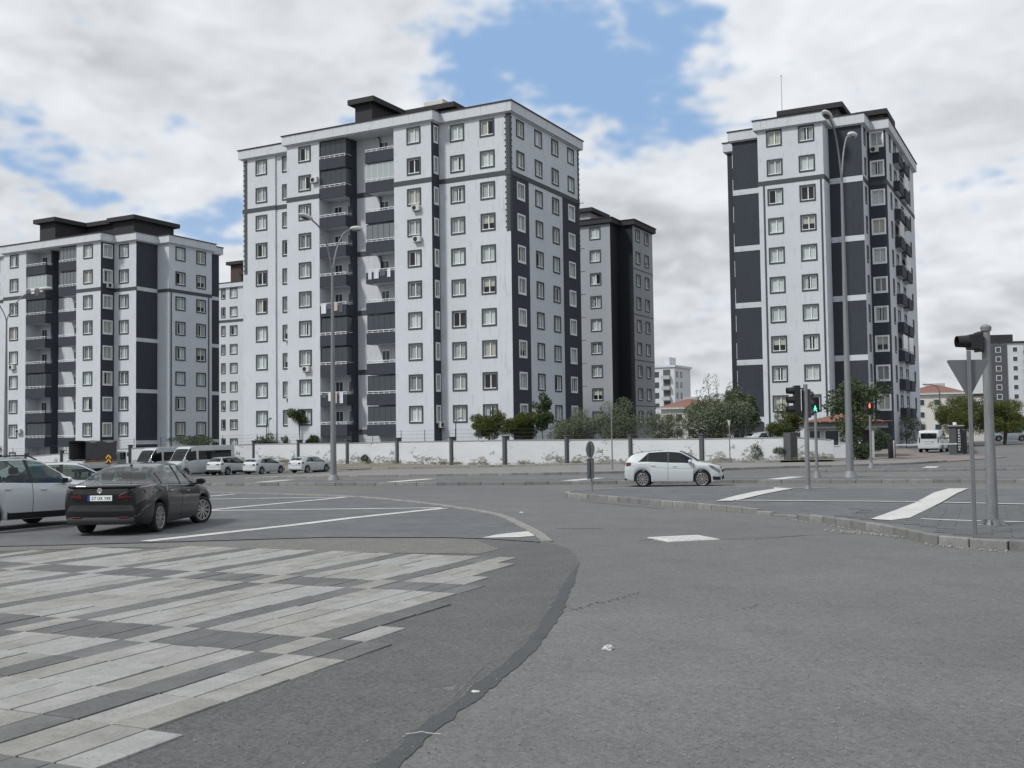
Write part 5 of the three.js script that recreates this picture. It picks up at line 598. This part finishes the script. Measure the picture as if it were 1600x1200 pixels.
// body tables, front = +x
const SEDAN = { L: 4.53, Rw: 0.325, wheels: [1.36, -1.28], roofHalf: 0.575, hw: [[-2.265, 0.74], [-2.2, 0.81], [-2.05, 0.85], [-1.6, 0.89], [0, 0.90], [1.4, 0.892], [1.9, 0.83], [2.15, 0.72], [2.265, 0.56]], top: [[-2.265, 0.97], [-2.23, 1.04], [-2.12, 1.075], [-1.8, 1.095], [-1.58, 1.12], [-1.2, 1.31], [-0.85, 1.43], [-0.35, 1.492], [0.1, 1.495], [0.5, 1.45], [0.85, 1.25], [1.22, 1.02], [1.6, 0.965], [2.0, 0.88], [2.2, 0.77], [2.265, 0.66]], belt: [[-2.265, 0.90], [-2.1, 1.0], [-1.5, 1.02], [0, 0.965], [1.1, 0.92], [1.8, 0.80], [2.265, 0.55]], bot: [[-2.265, 0.32], [-2.1, 0.26], [-1.7, 0.21], [1.7, 0.19], [2.1, 0.22], [2.265, 0.28]], side: [[-1.42, -1.16], [-1.11, -0.13], [-0.04, 0.93]], pillar: [[-0.13, -0.04], [-1.16, -1.11]], ws: [0.52, 1.2], rw: [-1.56, -0.86], seams: [-0.09, 1.0, -1.0], handles: [-0.72, 0.28], mirror: 0.86, seats: [-0.95, 0.05],
  tail: [], head: [[2.2, 1.72, 4.6, 6.2, 0.6]], plateY: 0.80, plateOut: 0.006, frontPlateY: 0.42,
  rear: [['boot_lid', 0.86, 1.18, 0.26, 0.03, 'body', 0.004], ['boot_lip', 1.03, 1.44, 0.05, 0.07, 'body', 0.03], ['rear_bumper', 0.52, 1.50, 0.26, 0.10, 'body', 0.03], ['rear_diffuser', 0.33, 1.42, 0.16, 0.11, M_trimBlack, 0.035], ['reflector', 0.40, 0.2, 0.03, 0.02, M_red, -0.014, 0.5], ['reflector', 0.40, 0.2, 0.03, 0.02, M_red, -0.014, -0.5]], lampShape: [[0.38, 0.79], [0.42, 0.855], [0.56, 0.925], [0.76, 0.965], [0.84, 0.955], [0.86, 0.90], [0.8, 0.865], [0.62, 0.815]], front: [['grille', 0.52, 0.9, 0.16, 0.04, M_trimBlack, 0], ['front_bumper', 0.36, 1.2, 0.2, 0.06, 'body', 0.02]] };
const HATCH = { L: 4.0, Rw: 0.315, wheels: [1.23, -1.24], roofHalf: 0.575, hw: [[-2.0, 0.72], [-1.94, 0.79], [-1.75, 0.83], [-1.3, 0.85], [0, 0.852], [1.3, 0.845], [1.7, 0.79], [1.92, 0.69], [2.0, 0.55]], top: [[-2.0, 0.90], [-1.965, 0.985], [-1.93, 1.03], [-1.82, 1.18], [-1.66, 1.31], [-1.45, 1.365], [-0.9, 1.43], [-0.25, 1.46], [0.25, 1.43], [0.7, 1.22], [1.1, 1.0], [1.5, 0.945], [1.8, 0.875], [1.94, 0.79], [2.0, 0.68]], belt: [[-2.0, 0.84], [-1.9, 0.97], [-1.2, 0.975], [0, 0.93], [1.0, 0.91], [1.6, 0.85], [2.0, 0.62]], bot: [[-2.0, 0.33], [-1.85, 0.26], [-1.5, 0.2], [1.5, 0.185], [1.85, 0.2], [2.0, 0.25]], side: [[-1.42, -1.04], [-1.0, -0.21], [-0.13, 0.82]], cpillar: [-1.43, -1.0], pillar: [[-0.21, -0.13], [-1.04, -1.0]], ws: [0.28, 1.08], rw: [-1.86, -1.6], seams: [-0.17, 0.9], handles: [-0.78, 0.12], mirror: 0.74, seats: [-0.95, 0.0],
  tail: [[-1.93, -1.72, 5.1, 6.6, 0.3]], head: [[1.95, 1.5, 4.9, 6.3, 0.55]], plateY: 0.74, frontPlateY: 0.43, fog: [1.965, 1.66, 2.7, 3.7], crease: [-1.7, 1.5], rear: [['tailgate', 0.75, 1.1, 0.3, 0.03, 'body', 0.005], ['tail_light', 0.86, 0.24, 0.14, 0.03, M_red, 0, 0.56], ['tail_light', 0.86, 0.24, 0.14, 0.03, M_red, 0, -0.56], ['rear_bumper', 0.48, 1.56, 0.28, 0.11, 'body', 0.03], ['rear_diffuser', 0.31, 1.3, 0.12, 0.1, M_trimBlack, 0.03]], front: [['grille', 0.62, 0.95, 0.07, 0.04, M_trimBlack, 0], ['lower_grille', 0.36, 1.0, 0.14, 0.06, M_trimBlack, 0.01], ['front_bumper', 0.48, 1.1, 0.12, 0.06, 'body', 0.01]] };
const SUV = { L: 4.48, Rw: 0.35, wheels: [1.36, -1.31], roofHalf: 0.60, hw: [[-2.24, 0.76], [-2.17, 0.84], [-2.0, 0.89], [-1.4, 0.92], [0, 0.925], [1.4, 0.915], [1.9, 0.85], [2.14, 0.74], [2.24, 0.6]], top: [[-2.24, 1.0], [-2.2, 1.08], [-2.15, 1.14], [-1.98, 1.38], [-1.8, 1.54], [-1.6, 1.60], [-0.9, 1.645], [-0.2, 1.655], [0.3, 1.60], [0.72, 1.38], [1.15, 1.12], [1.6, 1.04], [2.0, 0.94], [2.18, 0.82], [2.24, 0.72]], belt: [[-2.24, 0.94], [-2.1, 1.1], [-1.4, 1.09], [0, 1.03], [1.1, 0.99], [1.7, 0.9], [2.24, 0.66]], bot: [[-2.24, 0.42], [-2.05, 0.34], [-1.7, 0.27], [1.7, 0.25], [2.05, 0.29], [2.24, 0.36]], side: [[-1.78, -1.2], [-1.14, -0.2], [-0.1, 0.84]], pillar: [[-0.2, -0.1], [-1.2, -1.14]], ws: [0.32, 1.12], rw: [-2.08, -1.78], seams: [-0.15, 0.95, -1.08], handles: [-0.82, 0.16], mirror: 0.76, seats: [-0.95, 0.02], rails: [-1.7, 0.25], seatY: 0.58, floor: 0.38,
  tail: [[-2.15, -1.85, 5.2, 6.4, 0.5]], head: [[2.18, 1.66, 4.9, 6.2, 0.6]], plateY: 0.84, frontPlateY: 0.5, rear: [['tail_light', 0.99, 0.34, 0.10, 0.03, M_red, 0, 0.55], ['tail_light', 0.99, 0.34, 0.10, 0.03, M_red, 0, -0.55], ['tailgate', 0.86, 1.2, 0.3, 0.03, 'body', 0.006], ['rear_bumper', 0.60, 1.7, 0.2, 0.11, 'body', 0.03], ['rear_diffuser', 0.44, 1.65, 0.2, 0.12, M_trimBlack, 0.03]], front: [['grille', 0.68, 1.0, 0.24, 0.05, M_trimBlack, 0], ['front_bumper', 0.44, 1.3, 0.2, 0.07, M_trimBlack, 0.02]] };
const MPV = { L: 4.38, Rw: 0.325, wheels: [1.42, -1.31], roofHalf: 0.70, hw: [[-2.19, 0.82], [-2.14, 0.87], [-1.9, 0.895], [0, 0.905], [1.4, 0.895], [1.9, 0.82], [2.19, 0.6]], top: [[-2.19, 1.52], [-2.17, 1.62], [-2.1, 1.72], [-1.9, 1.79], [-0.5, 1.82], [0.3, 1.78], [0.8, 1.5], [1.25, 1.16], [1.7, 1.02], [2.05, 0.88], [2.19, 0.7]], belt: [[-2.19, 1.05], [0, 1.04], [1.2, 1.0], [1.8, 0.88], [2.19, 0.64]], bot: [[-2.19, 0.34], [-2, 0.27], [1.9, 0.22], [2.19, 0.28]], side: [[-2.0, -1.0], [-0.92, 0.0], [0.1, 0.95]], ws: [0.36, 1.22], rw: null, seams: [0.05, -0.98, 1.05], handles: [-0.8, 0.25], mirror: 0.86, seats: [-0.8, 0.25], pillar: [[-1.0, -0.92], [0, 0.1]], seatY: 0.6, tail: [[-2.15, -2.02, 5.6, 7.6, 0]], head: [[2.1, 1.7, 4.9, 6.2, 0.5]], plateY: 0.80, rear: [['rear_window', 1.33, 1.18, 0.42, 0.025, M_darkGlass, 0.0], ['rear_bumper', 0.50, 1.62, 0.3, 0.1, 'body', 0.03], ['tailgate_handle', 0.92, 0.7, 0.06, 0.03, 'body', -0.005], ['tail_light', 1.0, 0.13, 0.46, 0.03, M_red, 0.0, 0.73], ['tail_light', 1.0, 0.13, 0.46, 0.03, M_red, 0.0, -0.73]], front: [['grille', 0.55, 0.9, 0.2, 0.04, M_trimBlack, 0]] };
const BUS = { L: 6.9, Rw: 0.36, wheels: [2.35, -1.75], roofHalf: 0.86, hw: [[-3.45, 0.93], [-3.4, 0.97], [-3.2, 0.99], [0, 0.995], [2.4, 0.985], [3.0, 0.93], [3.3, 0.84], [3.45, 0.7]], top: [[-3.45, 2.5], [-3.4, 2.62], [-3.25, 2.70], [-2, 2.74], [1.2, 2.74], [1.7, 2.66], [2.05, 2.35], [2.75, 1.38], [3.1, 1.22], [3.35, 1.02], [3.45, 0.85]], shoulder: [-3.1, 1.75], belt: [[-3.45, 1.45], [1.2, 1.45], [2.3, 1.3], [2.8, 1.12], [3.45, 0.8]], bot: [[-3.45, 0.42], [-3.2, 0.36], [3.2, 0.33], [3.45, 0.4]], side: [[-3.0, -1.9], [-1.86, -0.6], [-0.56, 0.9], [1.15, 2.35]], ws: [1.92, 2.72], rw: null, seams: [1.02, 2.45, -0.5], handles: [1.2], mirror: 2.3, seats: [-2, -1, 0, 1.3], seatY: 1.0, floor: 0.5, tail: [[-3.4, -3.3, 4.2, 6, 0]], head: [[3.36, 2.85, 4.7, 6.2, 0.55]], plateY: 0.8, frontPlateY: 0.5, frontPlateOut: 0.08, pillar: [[-1.9, -1.86], [-0.6, -0.56]], rear: [['rear_bumper', 0.5, 1.8, 0.22, 0.1, M_trimBlack, 0.03]], front: [['grille', 0.78, 1.0, 0.24, 0.06, M_trimBlack, 0.02], ['front_bumper', 0.48, 1.7, 0.28, 0.16, M_trimBlack, 0.08]] };
makeCar('saloon_car', 'dark grey saloon car seen from behind with silver spoked wheels', SEDAN, -8.42, 24.25, 3.5, { paint: P_grey, plate: '27 UK 188', badge: 0.95, aerial: -0.78, rim: 'multi', handle: M_chrome, steer: 0.42 });
makeCar('sport_utility_car', 'silver white sport utility car with dark roof, cut off at the left edge', SUV, -11.75, 24.7, 24, { paint: P_silver, roof: P_grey, clad: true, mirrorMat: P_white });
makeCar('hatchback_car', 'white car mostly hidden between the silver car and the grey saloon', HATCH, -12.9, 30.6, 66, { paint: P_white });
makeCar('hatchback_car', 'white hatchback crossing the junction with black side windows and spoked wheels', HATCH, 6.5, 42.7, 105, { squeeze: 0.95, paint: P_white, tint: true, rim: 'multi', aerial: -1.35, y: gy(6.55, 42.7) });
makeCar('minibus', 'white minibus parked nearest in front of the wall, facing left', BUS, -28.75, 97.0, 212, { cat: 'minibus', tint: true, glass: M_carGlass, group: 'white minibuses parked by the wall' });
makeCar('minibus', 'rear white minibus partly hidden behind the other minibus', BUS, -33.0, 100.2, 210, { cat: 'minibus', tint: true, group: 'white minibuses parked by the wall' });
makeCar('sport_utility_car', 'white sport utility car parked beside the minibus, seen from behind', SUV, -25.6, 95.9, 27, { clad: true, group: 'white cars parked along the wall' });
makeCar('hatchback_car', 'white hatchback parked in the middle of the three white cars by the wall', HATCH, -22.2, 94.6, 29, { group: 'white cars parked along the wall' });
makeCar('hatchback_car', 'rightmost white hatchback parked by the wall near the central lamp', HATCH, -17.9, 93.4, 31, { group: 'white cars parked along the wall' });
makeCar('people_carrier', 'white people carrier seen from behind at the estate entrance', MPV, 33.9, 85.2, 31, { tint: true });
makeCar('saloon_car', 'small white saloon on the side street at the far right', SEDAN, 62.5, 133, -72, { tint: true });
makeCar('hatchback_car', 'white car whose roof shows above the wall right of the round tree', HATCH, 19.9, 81.5, 80, { y: 0.28 });
{ // canvas covered truck
  const x = -39.8, d = 101.5, o = thing('canvas_truck', 'old truck with grey canvas cover, open dark rear and weathered sides', 'truck', x, gy(x, d), -d, Math.PI / 2 - 22 * R), tarp = new THREE.MeshStandardMaterial({ color: lin(0.085, 0.085, 0.09), roughness: 0.95 });
  const tg = new THREE.BoxGeometry(4.2, 1.35, 2.05, 22, 8, 12); tg.deleteAttribute('uv'); const p = tg.attributes.position; for (let i = 0; i < p.count; i++) { const X = p.getX(i), Y = p.getY(i), Z = p.getZ(i), n = noise3(X * 1.4 + 5, Y * 1.2, Z * 1.3) - 0.5; p.setXYZ(i, X + n * 0.05, Y + (Y > 0.5 ? 0.1 * Math.cos(X * 2.9) * 0.7 - 0.06 * Math.abs(Z) : 0) + n * 0.05 + (Y < -0.6 ? 0.12 * (noise3(X * 2, 3, Z) - 0.5) : 0), Z + n * 0.12); } tg.computeVertexNormals(); const gi = tg.index.array, keep = []; for (let i = 0; i < gi.length; i += 3) { const c = (p.getX(gi[i]) + p.getX(gi[i + 1]) + p.getX(gi[i + 2])) / 3; if (c > -2.02) keep.push(gi[i], gi[i + 1], gi[i + 2]); } tg.setIndex(keep); tarp.side = THREE.DoubleSide;
  o.scale.y = 1.28; mesh('canvas_cover', tg, tarp, o, -0.7, 2.12, 0); mesh('cargo_bed', join([box(4.3, 0.14, 2.0, -0.7, 0.86, 0), box(4.3, 0.5, 0.06, -0.7, 1.15, 1.0), box(4.3, 0.5, 0.06, -0.7, 1.15, -1.0), box(0.06, 0.45, 2.0, -2.85, 1.12, 0), box(0.06, 1.6, 2.0, 1.4, 1.7, 0)]), M.oldWall, o); mesh('side_board', box(4.1, 0.14, 0.04, -0.7, 1.33, 1.05), std(0.25, 0.12, 0.05, 0.9), o); mesh('chassis', box(6, 0.2, 0.9, 0.1, 0.65, 0), M_trimBlack, o);
  const cab = mesh('cab', rbox(1.3, 1.35, 1.8, 0.18, 2.25, 1.3, 0), std(0.2, 0.24, 0.24, 0.5), o); mesh('windscreen', at(box(0.03, 0.6, 1.5), 2.9, 1.6, 0), M_darkGlass, cab); for (const z of [-0.905, 0.905]) mesh('side_window', box(0.75, 0.5, 0.02, 2.3, 1.62, z), M_darkGlass, cab); mesh('door_mirror', join([box(0.05, 0.3, 0.16, 2.75, 1.75, 1.12), box(0.05, 0.3, 0.16, 2.75, 1.75, -1.12)]), M_trimBlack, cab); const wp = wheelParts(0.38, 'five'); for (const X of [2.0, -1.7]) for (const s of [-1, 1]) { const w = mesh('wheel', wp.tyre, M.rubber, o, X, 0.38, s * 0.85, s < 0 ? Math.PI : 0); mesh('rim', wp.rim, M.steel, w); }
}
// ------------------------------------------------------------------ trees, shrubs, weeds
const leafMat = new THREE.MeshStandardMaterial({ vertexColors: true, roughness: 0.75, side: THREE.DoubleSide });
function leaves(clumps, n, len, wid, cols, seed, up = 0) { // many separate leaves spread through the clumps' volume
  const r = rng(seed), pos = new Float32Array(n * 12), col = new Float32Array(n * 12), idx = new Uint32Array(n * 6), tot = clumps.reduce((s, c) => s + c[3] * c[4] * c[5], 0), a = new THREE.Vector3(), b = new THREE.Vector3(), c0 = new THREE.Vector3(); let ci = 0, acc = clumps[0][3] * clumps[0][4] * clumps[0][5] / tot;
  for (let i = 0; i < n; i++) {
    while (i / n > acc && ci < clumps.length - 1) { ci++; acc += clumps[ci][3] * clumps[ci][4] * clumps[ci][5] / tot; } const q = clumps[ci];
    let x, y, z, m; do { x = 2 * r() - 1; y = 2 * r() - 1; z = 2 * r() - 1; m = x * x + y * y + z * z; } while (m > 1); const k = Math.pow(m, -0.16); c0.set(q[0] + x * k * q[3], q[1] + y * k * q[4], q[2] + z * k * q[5]);
    a.set(r() - 0.5 + x * 0.5, r() - 0.5 + up + y * 0.3, r() - 0.5 + z * 0.5).normalize(); b.set(r() - 0.5, r() - 0.5, r() - 0.5).cross(a).normalize(); const L = len * (0.6 + 0.8 * r()), W = wid * (0.6 + 0.8 * r()), c = cols[Math.floor(r() * cols.length)], v = 0.6 + 0.85 * r();
    const P = [c0.clone(), c0.clone().addScaledVector(a, L * 0.5).addScaledVector(b, W / 2), c0.clone().addScaledVector(a, L), c0.clone().addScaledVector(a, L * 0.5).addScaledVector(b, -W / 2)]; P.forEach((p, j) => { pos.set([p.x, p.y, p.z], i * 12 + j * 3); col.set([c[0] * v, c[1] * v, c[2] * v], i * 12 + j * 3); }); idx.set([0, 1, 2, 0, 2, 3].map(e => e + i * 4), i * 6);
  }
  const g = new THREE.BufferGeometry(); g.setAttribute('position', new THREE.BufferAttribute(pos, 3)); g.setAttribute('color', new THREE.BufferAttribute(col, 3)); g.setIndex(new THREE.BufferAttribute(idx, 1)); g.computeVertexNormals(); return g;
}
const barkMat = plaster(601, 0.085, [1.12, 1, 0.86], 0.3, 2);
const GREEN = { pine: [[0.058, 0.078, 0.010], [0.082, 0.10, 0.012], [0.115, 0.125, 0.018], [0.03, 0.045, 0.010]], olive: [[0.115, 0.14, 0.08], [0.09, 0.112, 0.06], [0.15, 0.17, 0.11], [0.07, 0.088, 0.045]], dec: [[0.032, 0.058, 0.016], [0.05, 0.082, 0.02], [0.022, 0.042, 0.014], [0.07, 0.098, 0.028]], shrub: [[0.04, 0.062, 0.026], [0.055, 0.08, 0.03], [0.03, 0.045, 0.024]], dry: [[0.16, 0.14, 0.07], [0.10, 0.115, 0.045], [0.2, 0.17, 0.09], [0.07, 0.09, 0.035]] };
function tree(name, label, cat, x, d, y0, o, group) {
  const { h, cy, rx, ry, nc = 14, cr = 0.4, n = 6000, len = 0.14, wid = 0.06, kind = 'dec', seed = 1, trunk = 0.09, stems = 1, up = 0, extra = [], rz = rx } = o, r = rng(seed * 97 + 5), g = thing(name, label, cat, x, y0, -d, 0, group), cl = [];
  for (let k = 0; k < nc; k++) { let a, b, c, m; do { a = 2 * r() - 1; b = 2 * r() - 1; c = 2 * r() - 1; m = a * a + b * b + c * c; } while (m > 1 || m < 0.12); const s = cr * (0.7 + 0.6 * r()); cl.push([a * rx * 0.85, cy + b * ry * 0.85, c * rz * 0.85, s * rx, s * Math.min(rx, ry) * 0.85, s * rz]); } for (const e of extra) cl.push(e);
  const tg = []; for (let s = 0; s < stems; s++) { const bx = stems > 1 ? (r() - 0.5) * 0.4 : 0, bz = stems > 1 ? (r() - 0.5) * 0.4 : 0, mx = (r() - 0.5) * rx * 0.4, mz = (r() - 0.5) * rx * 0.4, my = cy - ry * 0.45; tg.push(bar([bx, -0.2, bz], [mix(bx, mx, 0.5) + 0.05, my * 0.55, mix(bz, mz, 0.5)], trunk, trunk * 0.8), bar([mix(bx, mx, 0.5) + 0.05, my * 0.55, mix(bz, mz, 0.5)], [mx, my, mz], trunk * 0.8, trunk * 0.6)); cl.forEach((c, i) => { if (i % stems !== s) return; const px = mix(mx, c[0], 0.5) + (r() - 0.5) * 0.2, py = mix(my, c[1], 0.45), pz = mix(mz, c[2], 0.5); tg.push(bar([mx, my, mz], [px, py, pz], trunk * 0.45, trunk * 0.28, 5), bar([px, py, pz], [c[0], c[1] + c[4] * 0.4, c[2]], trunk * 0.28, trunk * 0.1, 5)); if (o.twigs) for (let q = 0; q < o.twigs; q++) tg.push(bar([px, py, pz], [c[0] + (r() - 0.5) * 2 * c[3], c[1] + (r() - 0.2) * 1.6 * c[4], c[2] + (r() - 0.5) * 2 * c[5]], 0.012, 0.004, 4)); }); }
  mesh('trunk', join(tg), barkMat, g); mesh('crown', leaves(cl, n, len, wid, GREEN[kind], seed, up), leafMat, g); return g;
}
const pines = 'round headed pines behind the wall', olives = 'olive trees behind the wall';
tree('pine_tree', 'left of the two round dark pines behind the wall before the central block', 'tree', -2.0, 91.8, -0.8, { h: 5, cy: 3.5, rx: 1.9, ry: 1.35, nc: 24, cr: 0.27, n: 15000, len: 0.2, wid: 0.04, kind: 'pine', seed: 2, up: 0.25, trunk: 0.1 }, pines);
tree('pine_tree', 'right of the two round dark pines behind the wall before the central block', 'tree', 1.0, 91.6, -0.8, { h: 5, cy: 3.2, rx: 1.8, ry: 1.45, nc: 24, cr: 0.29, n: 15000, len: 0.2, wid: 0.04, kind: 'pine', seed: 3, up: 0.25, trunk: 0.1 }, pines);
tree('leafy_tree', 'slender leafy tree rising just right of the two round pines', 'tree', 2.6, 90.4, -0.8, { h: 6, cy: 4.3, rx: 0.95, ry: 2.0, nc: 16, cr: 0.4, n: 4200, len: 0.17, wid: 0.1, kind: 'dec', seed: 4, trunk: 0.06 });
tree('olive_tree', 'sparse grey green olive tree in front of the corner of the central block', 'tree', 5.4, 88.6, -0.7, { cy: 2.7, rx: 2.3, ry: 1.7, nc: 26, cr: 0.34, n: 12000, len: 0.17, wid: 0.05, kind: 'olive', seed: 5, stems: 3, twigs: 4, trunk: 0.06 }, olives);
tree('olive_tree', 'tallest wispy olive tree in front of the grey rear block', 'tree', 8.5, 87.6, -0.7, { cy: 3.1, rx: 2.3, ry: 2.6, nc: 30, cr: 0.3, n: 13000, len: 0.16, wid: 0.045, kind: 'olive', seed: 6, stems: 3, twigs: 5, trunk: 0.07 }, olives);
tree('olive_tree', 'thin twiggy olive tree with open branches left of the broad tree', 'tree', 12.2, 86.2, -0.6, { cy: 2.7, rx: 2.4, ry: 1.8, nc: 24, cr: 0.32, n: 7000, len: 0.15, wid: 0.04, kind: 'olive', seed: 7, stems: 3, twigs: 9, trunk: 0.06 }, olives);
tree('leafy_tree', 'broad tree with dark upright shoots behind the wall, right of the open twigs', 'tree', 16.0, 83.6, -0.5, { cy: 3.1, rx: 3.0, ry: 2.2, nc: 38, cr: 0.28, n: 17000, len: 0.17, wid: 0.07, kind: 'olive', seed: 8, stems: 2, twigs: 3, trunk: 0.1, extra: [[-0.55, 6.1, 0, 0.3, 0.8, 0.3], [0.15, 6.2, 0, 0.26, 0.75, 0.26], [1.5, 5.5, 0.2, 0.6, 0.7, 0.5], [2.1, 5.0, 0.2, 0.6, 0.6, 0.5], [-1.2, 5.3, 0, 0.3, 0.4, 0.3]] });
tree('leafy_tree', 'darker leafy tree at the left foot of the right block', 'tree', 18.6, 86, -0.4, { cy: 3.6, rx: 1.5, ry: 1.9, nc: 16, n: 6500, len: 0.18, wid: 0.1, kind: 'dec', seed: 18, trunk: 0.08, stems: 2 });
tree('pine_tree', 'dense round pine behind the wall left of the traffic light pole', 'tree', 20.5, 79.0, -0.35, { cy: 2.75, rx: 1.55, ry: 1.35, nc: 24, cr: 0.3, n: 14000, len: 0.18, wid: 0.032, kind: 'pine', seed: 9, up: 0.2, trunk: 0.1 });
tree('leafy_tree', 'open crowned street tree in front of the gatehouse and the right block', 'tree', 22.9, 70.8, -0.15, { cy: 3.4, rx: 1.85, ry: 1.95, nc: 26, cr: 0.3, n: 5200, len: 0.17, wid: 0.11, kind: 'dec', seed: 10, stems: 3, trunk: 0.05, twigs: 2, extra: [[-1.5, 3.6, 0, 0.35, 1.0, 0.35], [1.8, 4.6, 0, 0.7, 0.6, 0.5], [-0.2, 1.6, 0, 0.8, 0.6, 0.7]] });
tree('shrub', 'rounded green shrub at the foot of the street tree', 'shrub', 23.2, 70.2, -0.1, { cy: 0.55, rx: 0.6, ry: 0.55, nc: 12, n: 2600, len: 0.12, wid: 0.07, kind: 'shrub', seed: 11, stems: 2, trunk: 0.025 });
tree('shrub', 'large dark shrub against the base of the right block by the entrance', 'shrub', 28.2, 83.5, -0.2, { cy: 1.1, rx: 1.2, ry: 1.05, nc: 16, n: 5200, len: 0.14, wid: 0.07, kind: 'shrub', seed: 12, stems: 2, trunk: 0.03 });
tree('ornamental_tree', 'small tree with tiered leaf tufts behind the wall at the left of the central block', 'tree', -21.2, 105.6, -0.7, { cy: 4.7, rx: 1.15, ry: 0.95, nc: 9, cr: 0.3, n: 2300, len: 0.26, wid: 0.07, kind: 'dec', seed: 13, trunk: 0.05, stems: 2 });
[['palm like leafy bush behind the nearest minibus', -33.6, 111.4, 0.55, 2.3, 0.6, 3], ['low dark bush behind the wall over the white sport utility car', -25.3, 109.6, 0.3, 1.2, 0.9, 5], ['upright bush with pale shoots behind the wall right of the small lamp', -22.9, 107.0, -0.2, 0.9, 1.25, 6], ['low broad bush behind the wall under the small tiered tree', -19.6, 104.8, 0.3, 0.9, 0.6, 7], ['dark bush at the very left edge beyond the silver car', -58.6, 118, -0.2, 1.2, 1.6, 9]].forEach(([l, x, d, y, rx, ry, s]) => tree('shrub', l, 'shrub', x, d, y - 0.3, { cy: 1.25, rx, ry, nc: 12, n: 2400, len: 0.24, wid: 0.06, kind: s === 5 ? 'shrub' : 'dec', seed: 20 + s, stems: 3, trunk: 0.03, up: 0.3 }, 'bushes behind the left part of the wall'));
[['left rounded pine of the dense clump past the gate pillar', 43.4, 104, 3.1, 2.5, 31], ['middle tall rounded pine of the dense clump past the gate pillar', 46.6, 107, 3.5, 2.6, 32], ['right rounded pine of the dense clump, nearest the right edge', 50.6, 109, 3.0, 2.6, 33], ['front low pine of the dense clump beside the pale fence', 48.6, 104.5, 2.5, 2.3, 34]].forEach(([l, x, d, cy, rx, s]) => tree('pine_tree', l, 'tree', x, d, 0, { cy, rx, ry: cy * 0.62, nc: 26, cr: 0.3, n: 15000, len: 0.24, wid: 0.04, kind: 'pine', seed: s, up: 0.2, trunk: 0.12 }, 'pines in the clump past the gate'));
tree('olive_tree', 'small pale olive tree behind the white people carrier', 'tree', 40.2, 108, -0.2, { cy: 2.0, rx: 1.5, ry: 1.5, nc: 14, n: 4200, len: 0.16, wid: 0.05, kind: 'olive', seed: 41, stems: 2, trunk: 0.05 });
{ // weeds and dry grass along the foot of the wall
  const cl = [], r = rng(71); for (let i = 0; i < wallLine.length - 1; i++) { const a = wallLine[i], b = wallLine[i + 1]; for (let k = 0; k < 16; k++) { const t = r(), q = Math.pow(r(), 2) * 1.5 + 0.25, s = 0.05 + 0.13 * r() * r(); cl.push([mix(a[0], b[0], t), mix(a[2], b[2], t) + 0.06 + s * 0.5 - q * 0.02, -(mix(a[1], b[1], t) - q), 0.25 + 0.3 * r(), s, 0.18]); } }
  const m = single('weeds', leaves(cl, 11000, 0.14, 0.022, GREEN.dry, 72, 0.6), leafMat, 'weeds and dry grass along the foot of the boundary wall', 'weeds'); m.userData.kind = 'stuff';
  [['tall weed tuft at the wall foot left of the wide grey pillar', 17.3, 75.2, -0.33, 0.35, 0.55, 1], ['sprawling leafy weed on the wall just left of the wide grey pillar', 18.6, 73.7, 0.1, 0.45, 0.22, 2], ['small green weed at the wall right of the central lamp', -13.6, 97.0, -0.6, 0.3, 0.3, 3]].forEach(([l, x, d, y, rx, ry, s]) => single('weed_tuft', leaves([[0, ry, 0, rx, ry, rx]], 420, 0.2, 0.035, GREEN.shrub, 80 + s, 0.7), leafMat, l, 'weed', x, y, -d));
}
renderer.render(scene, camera);
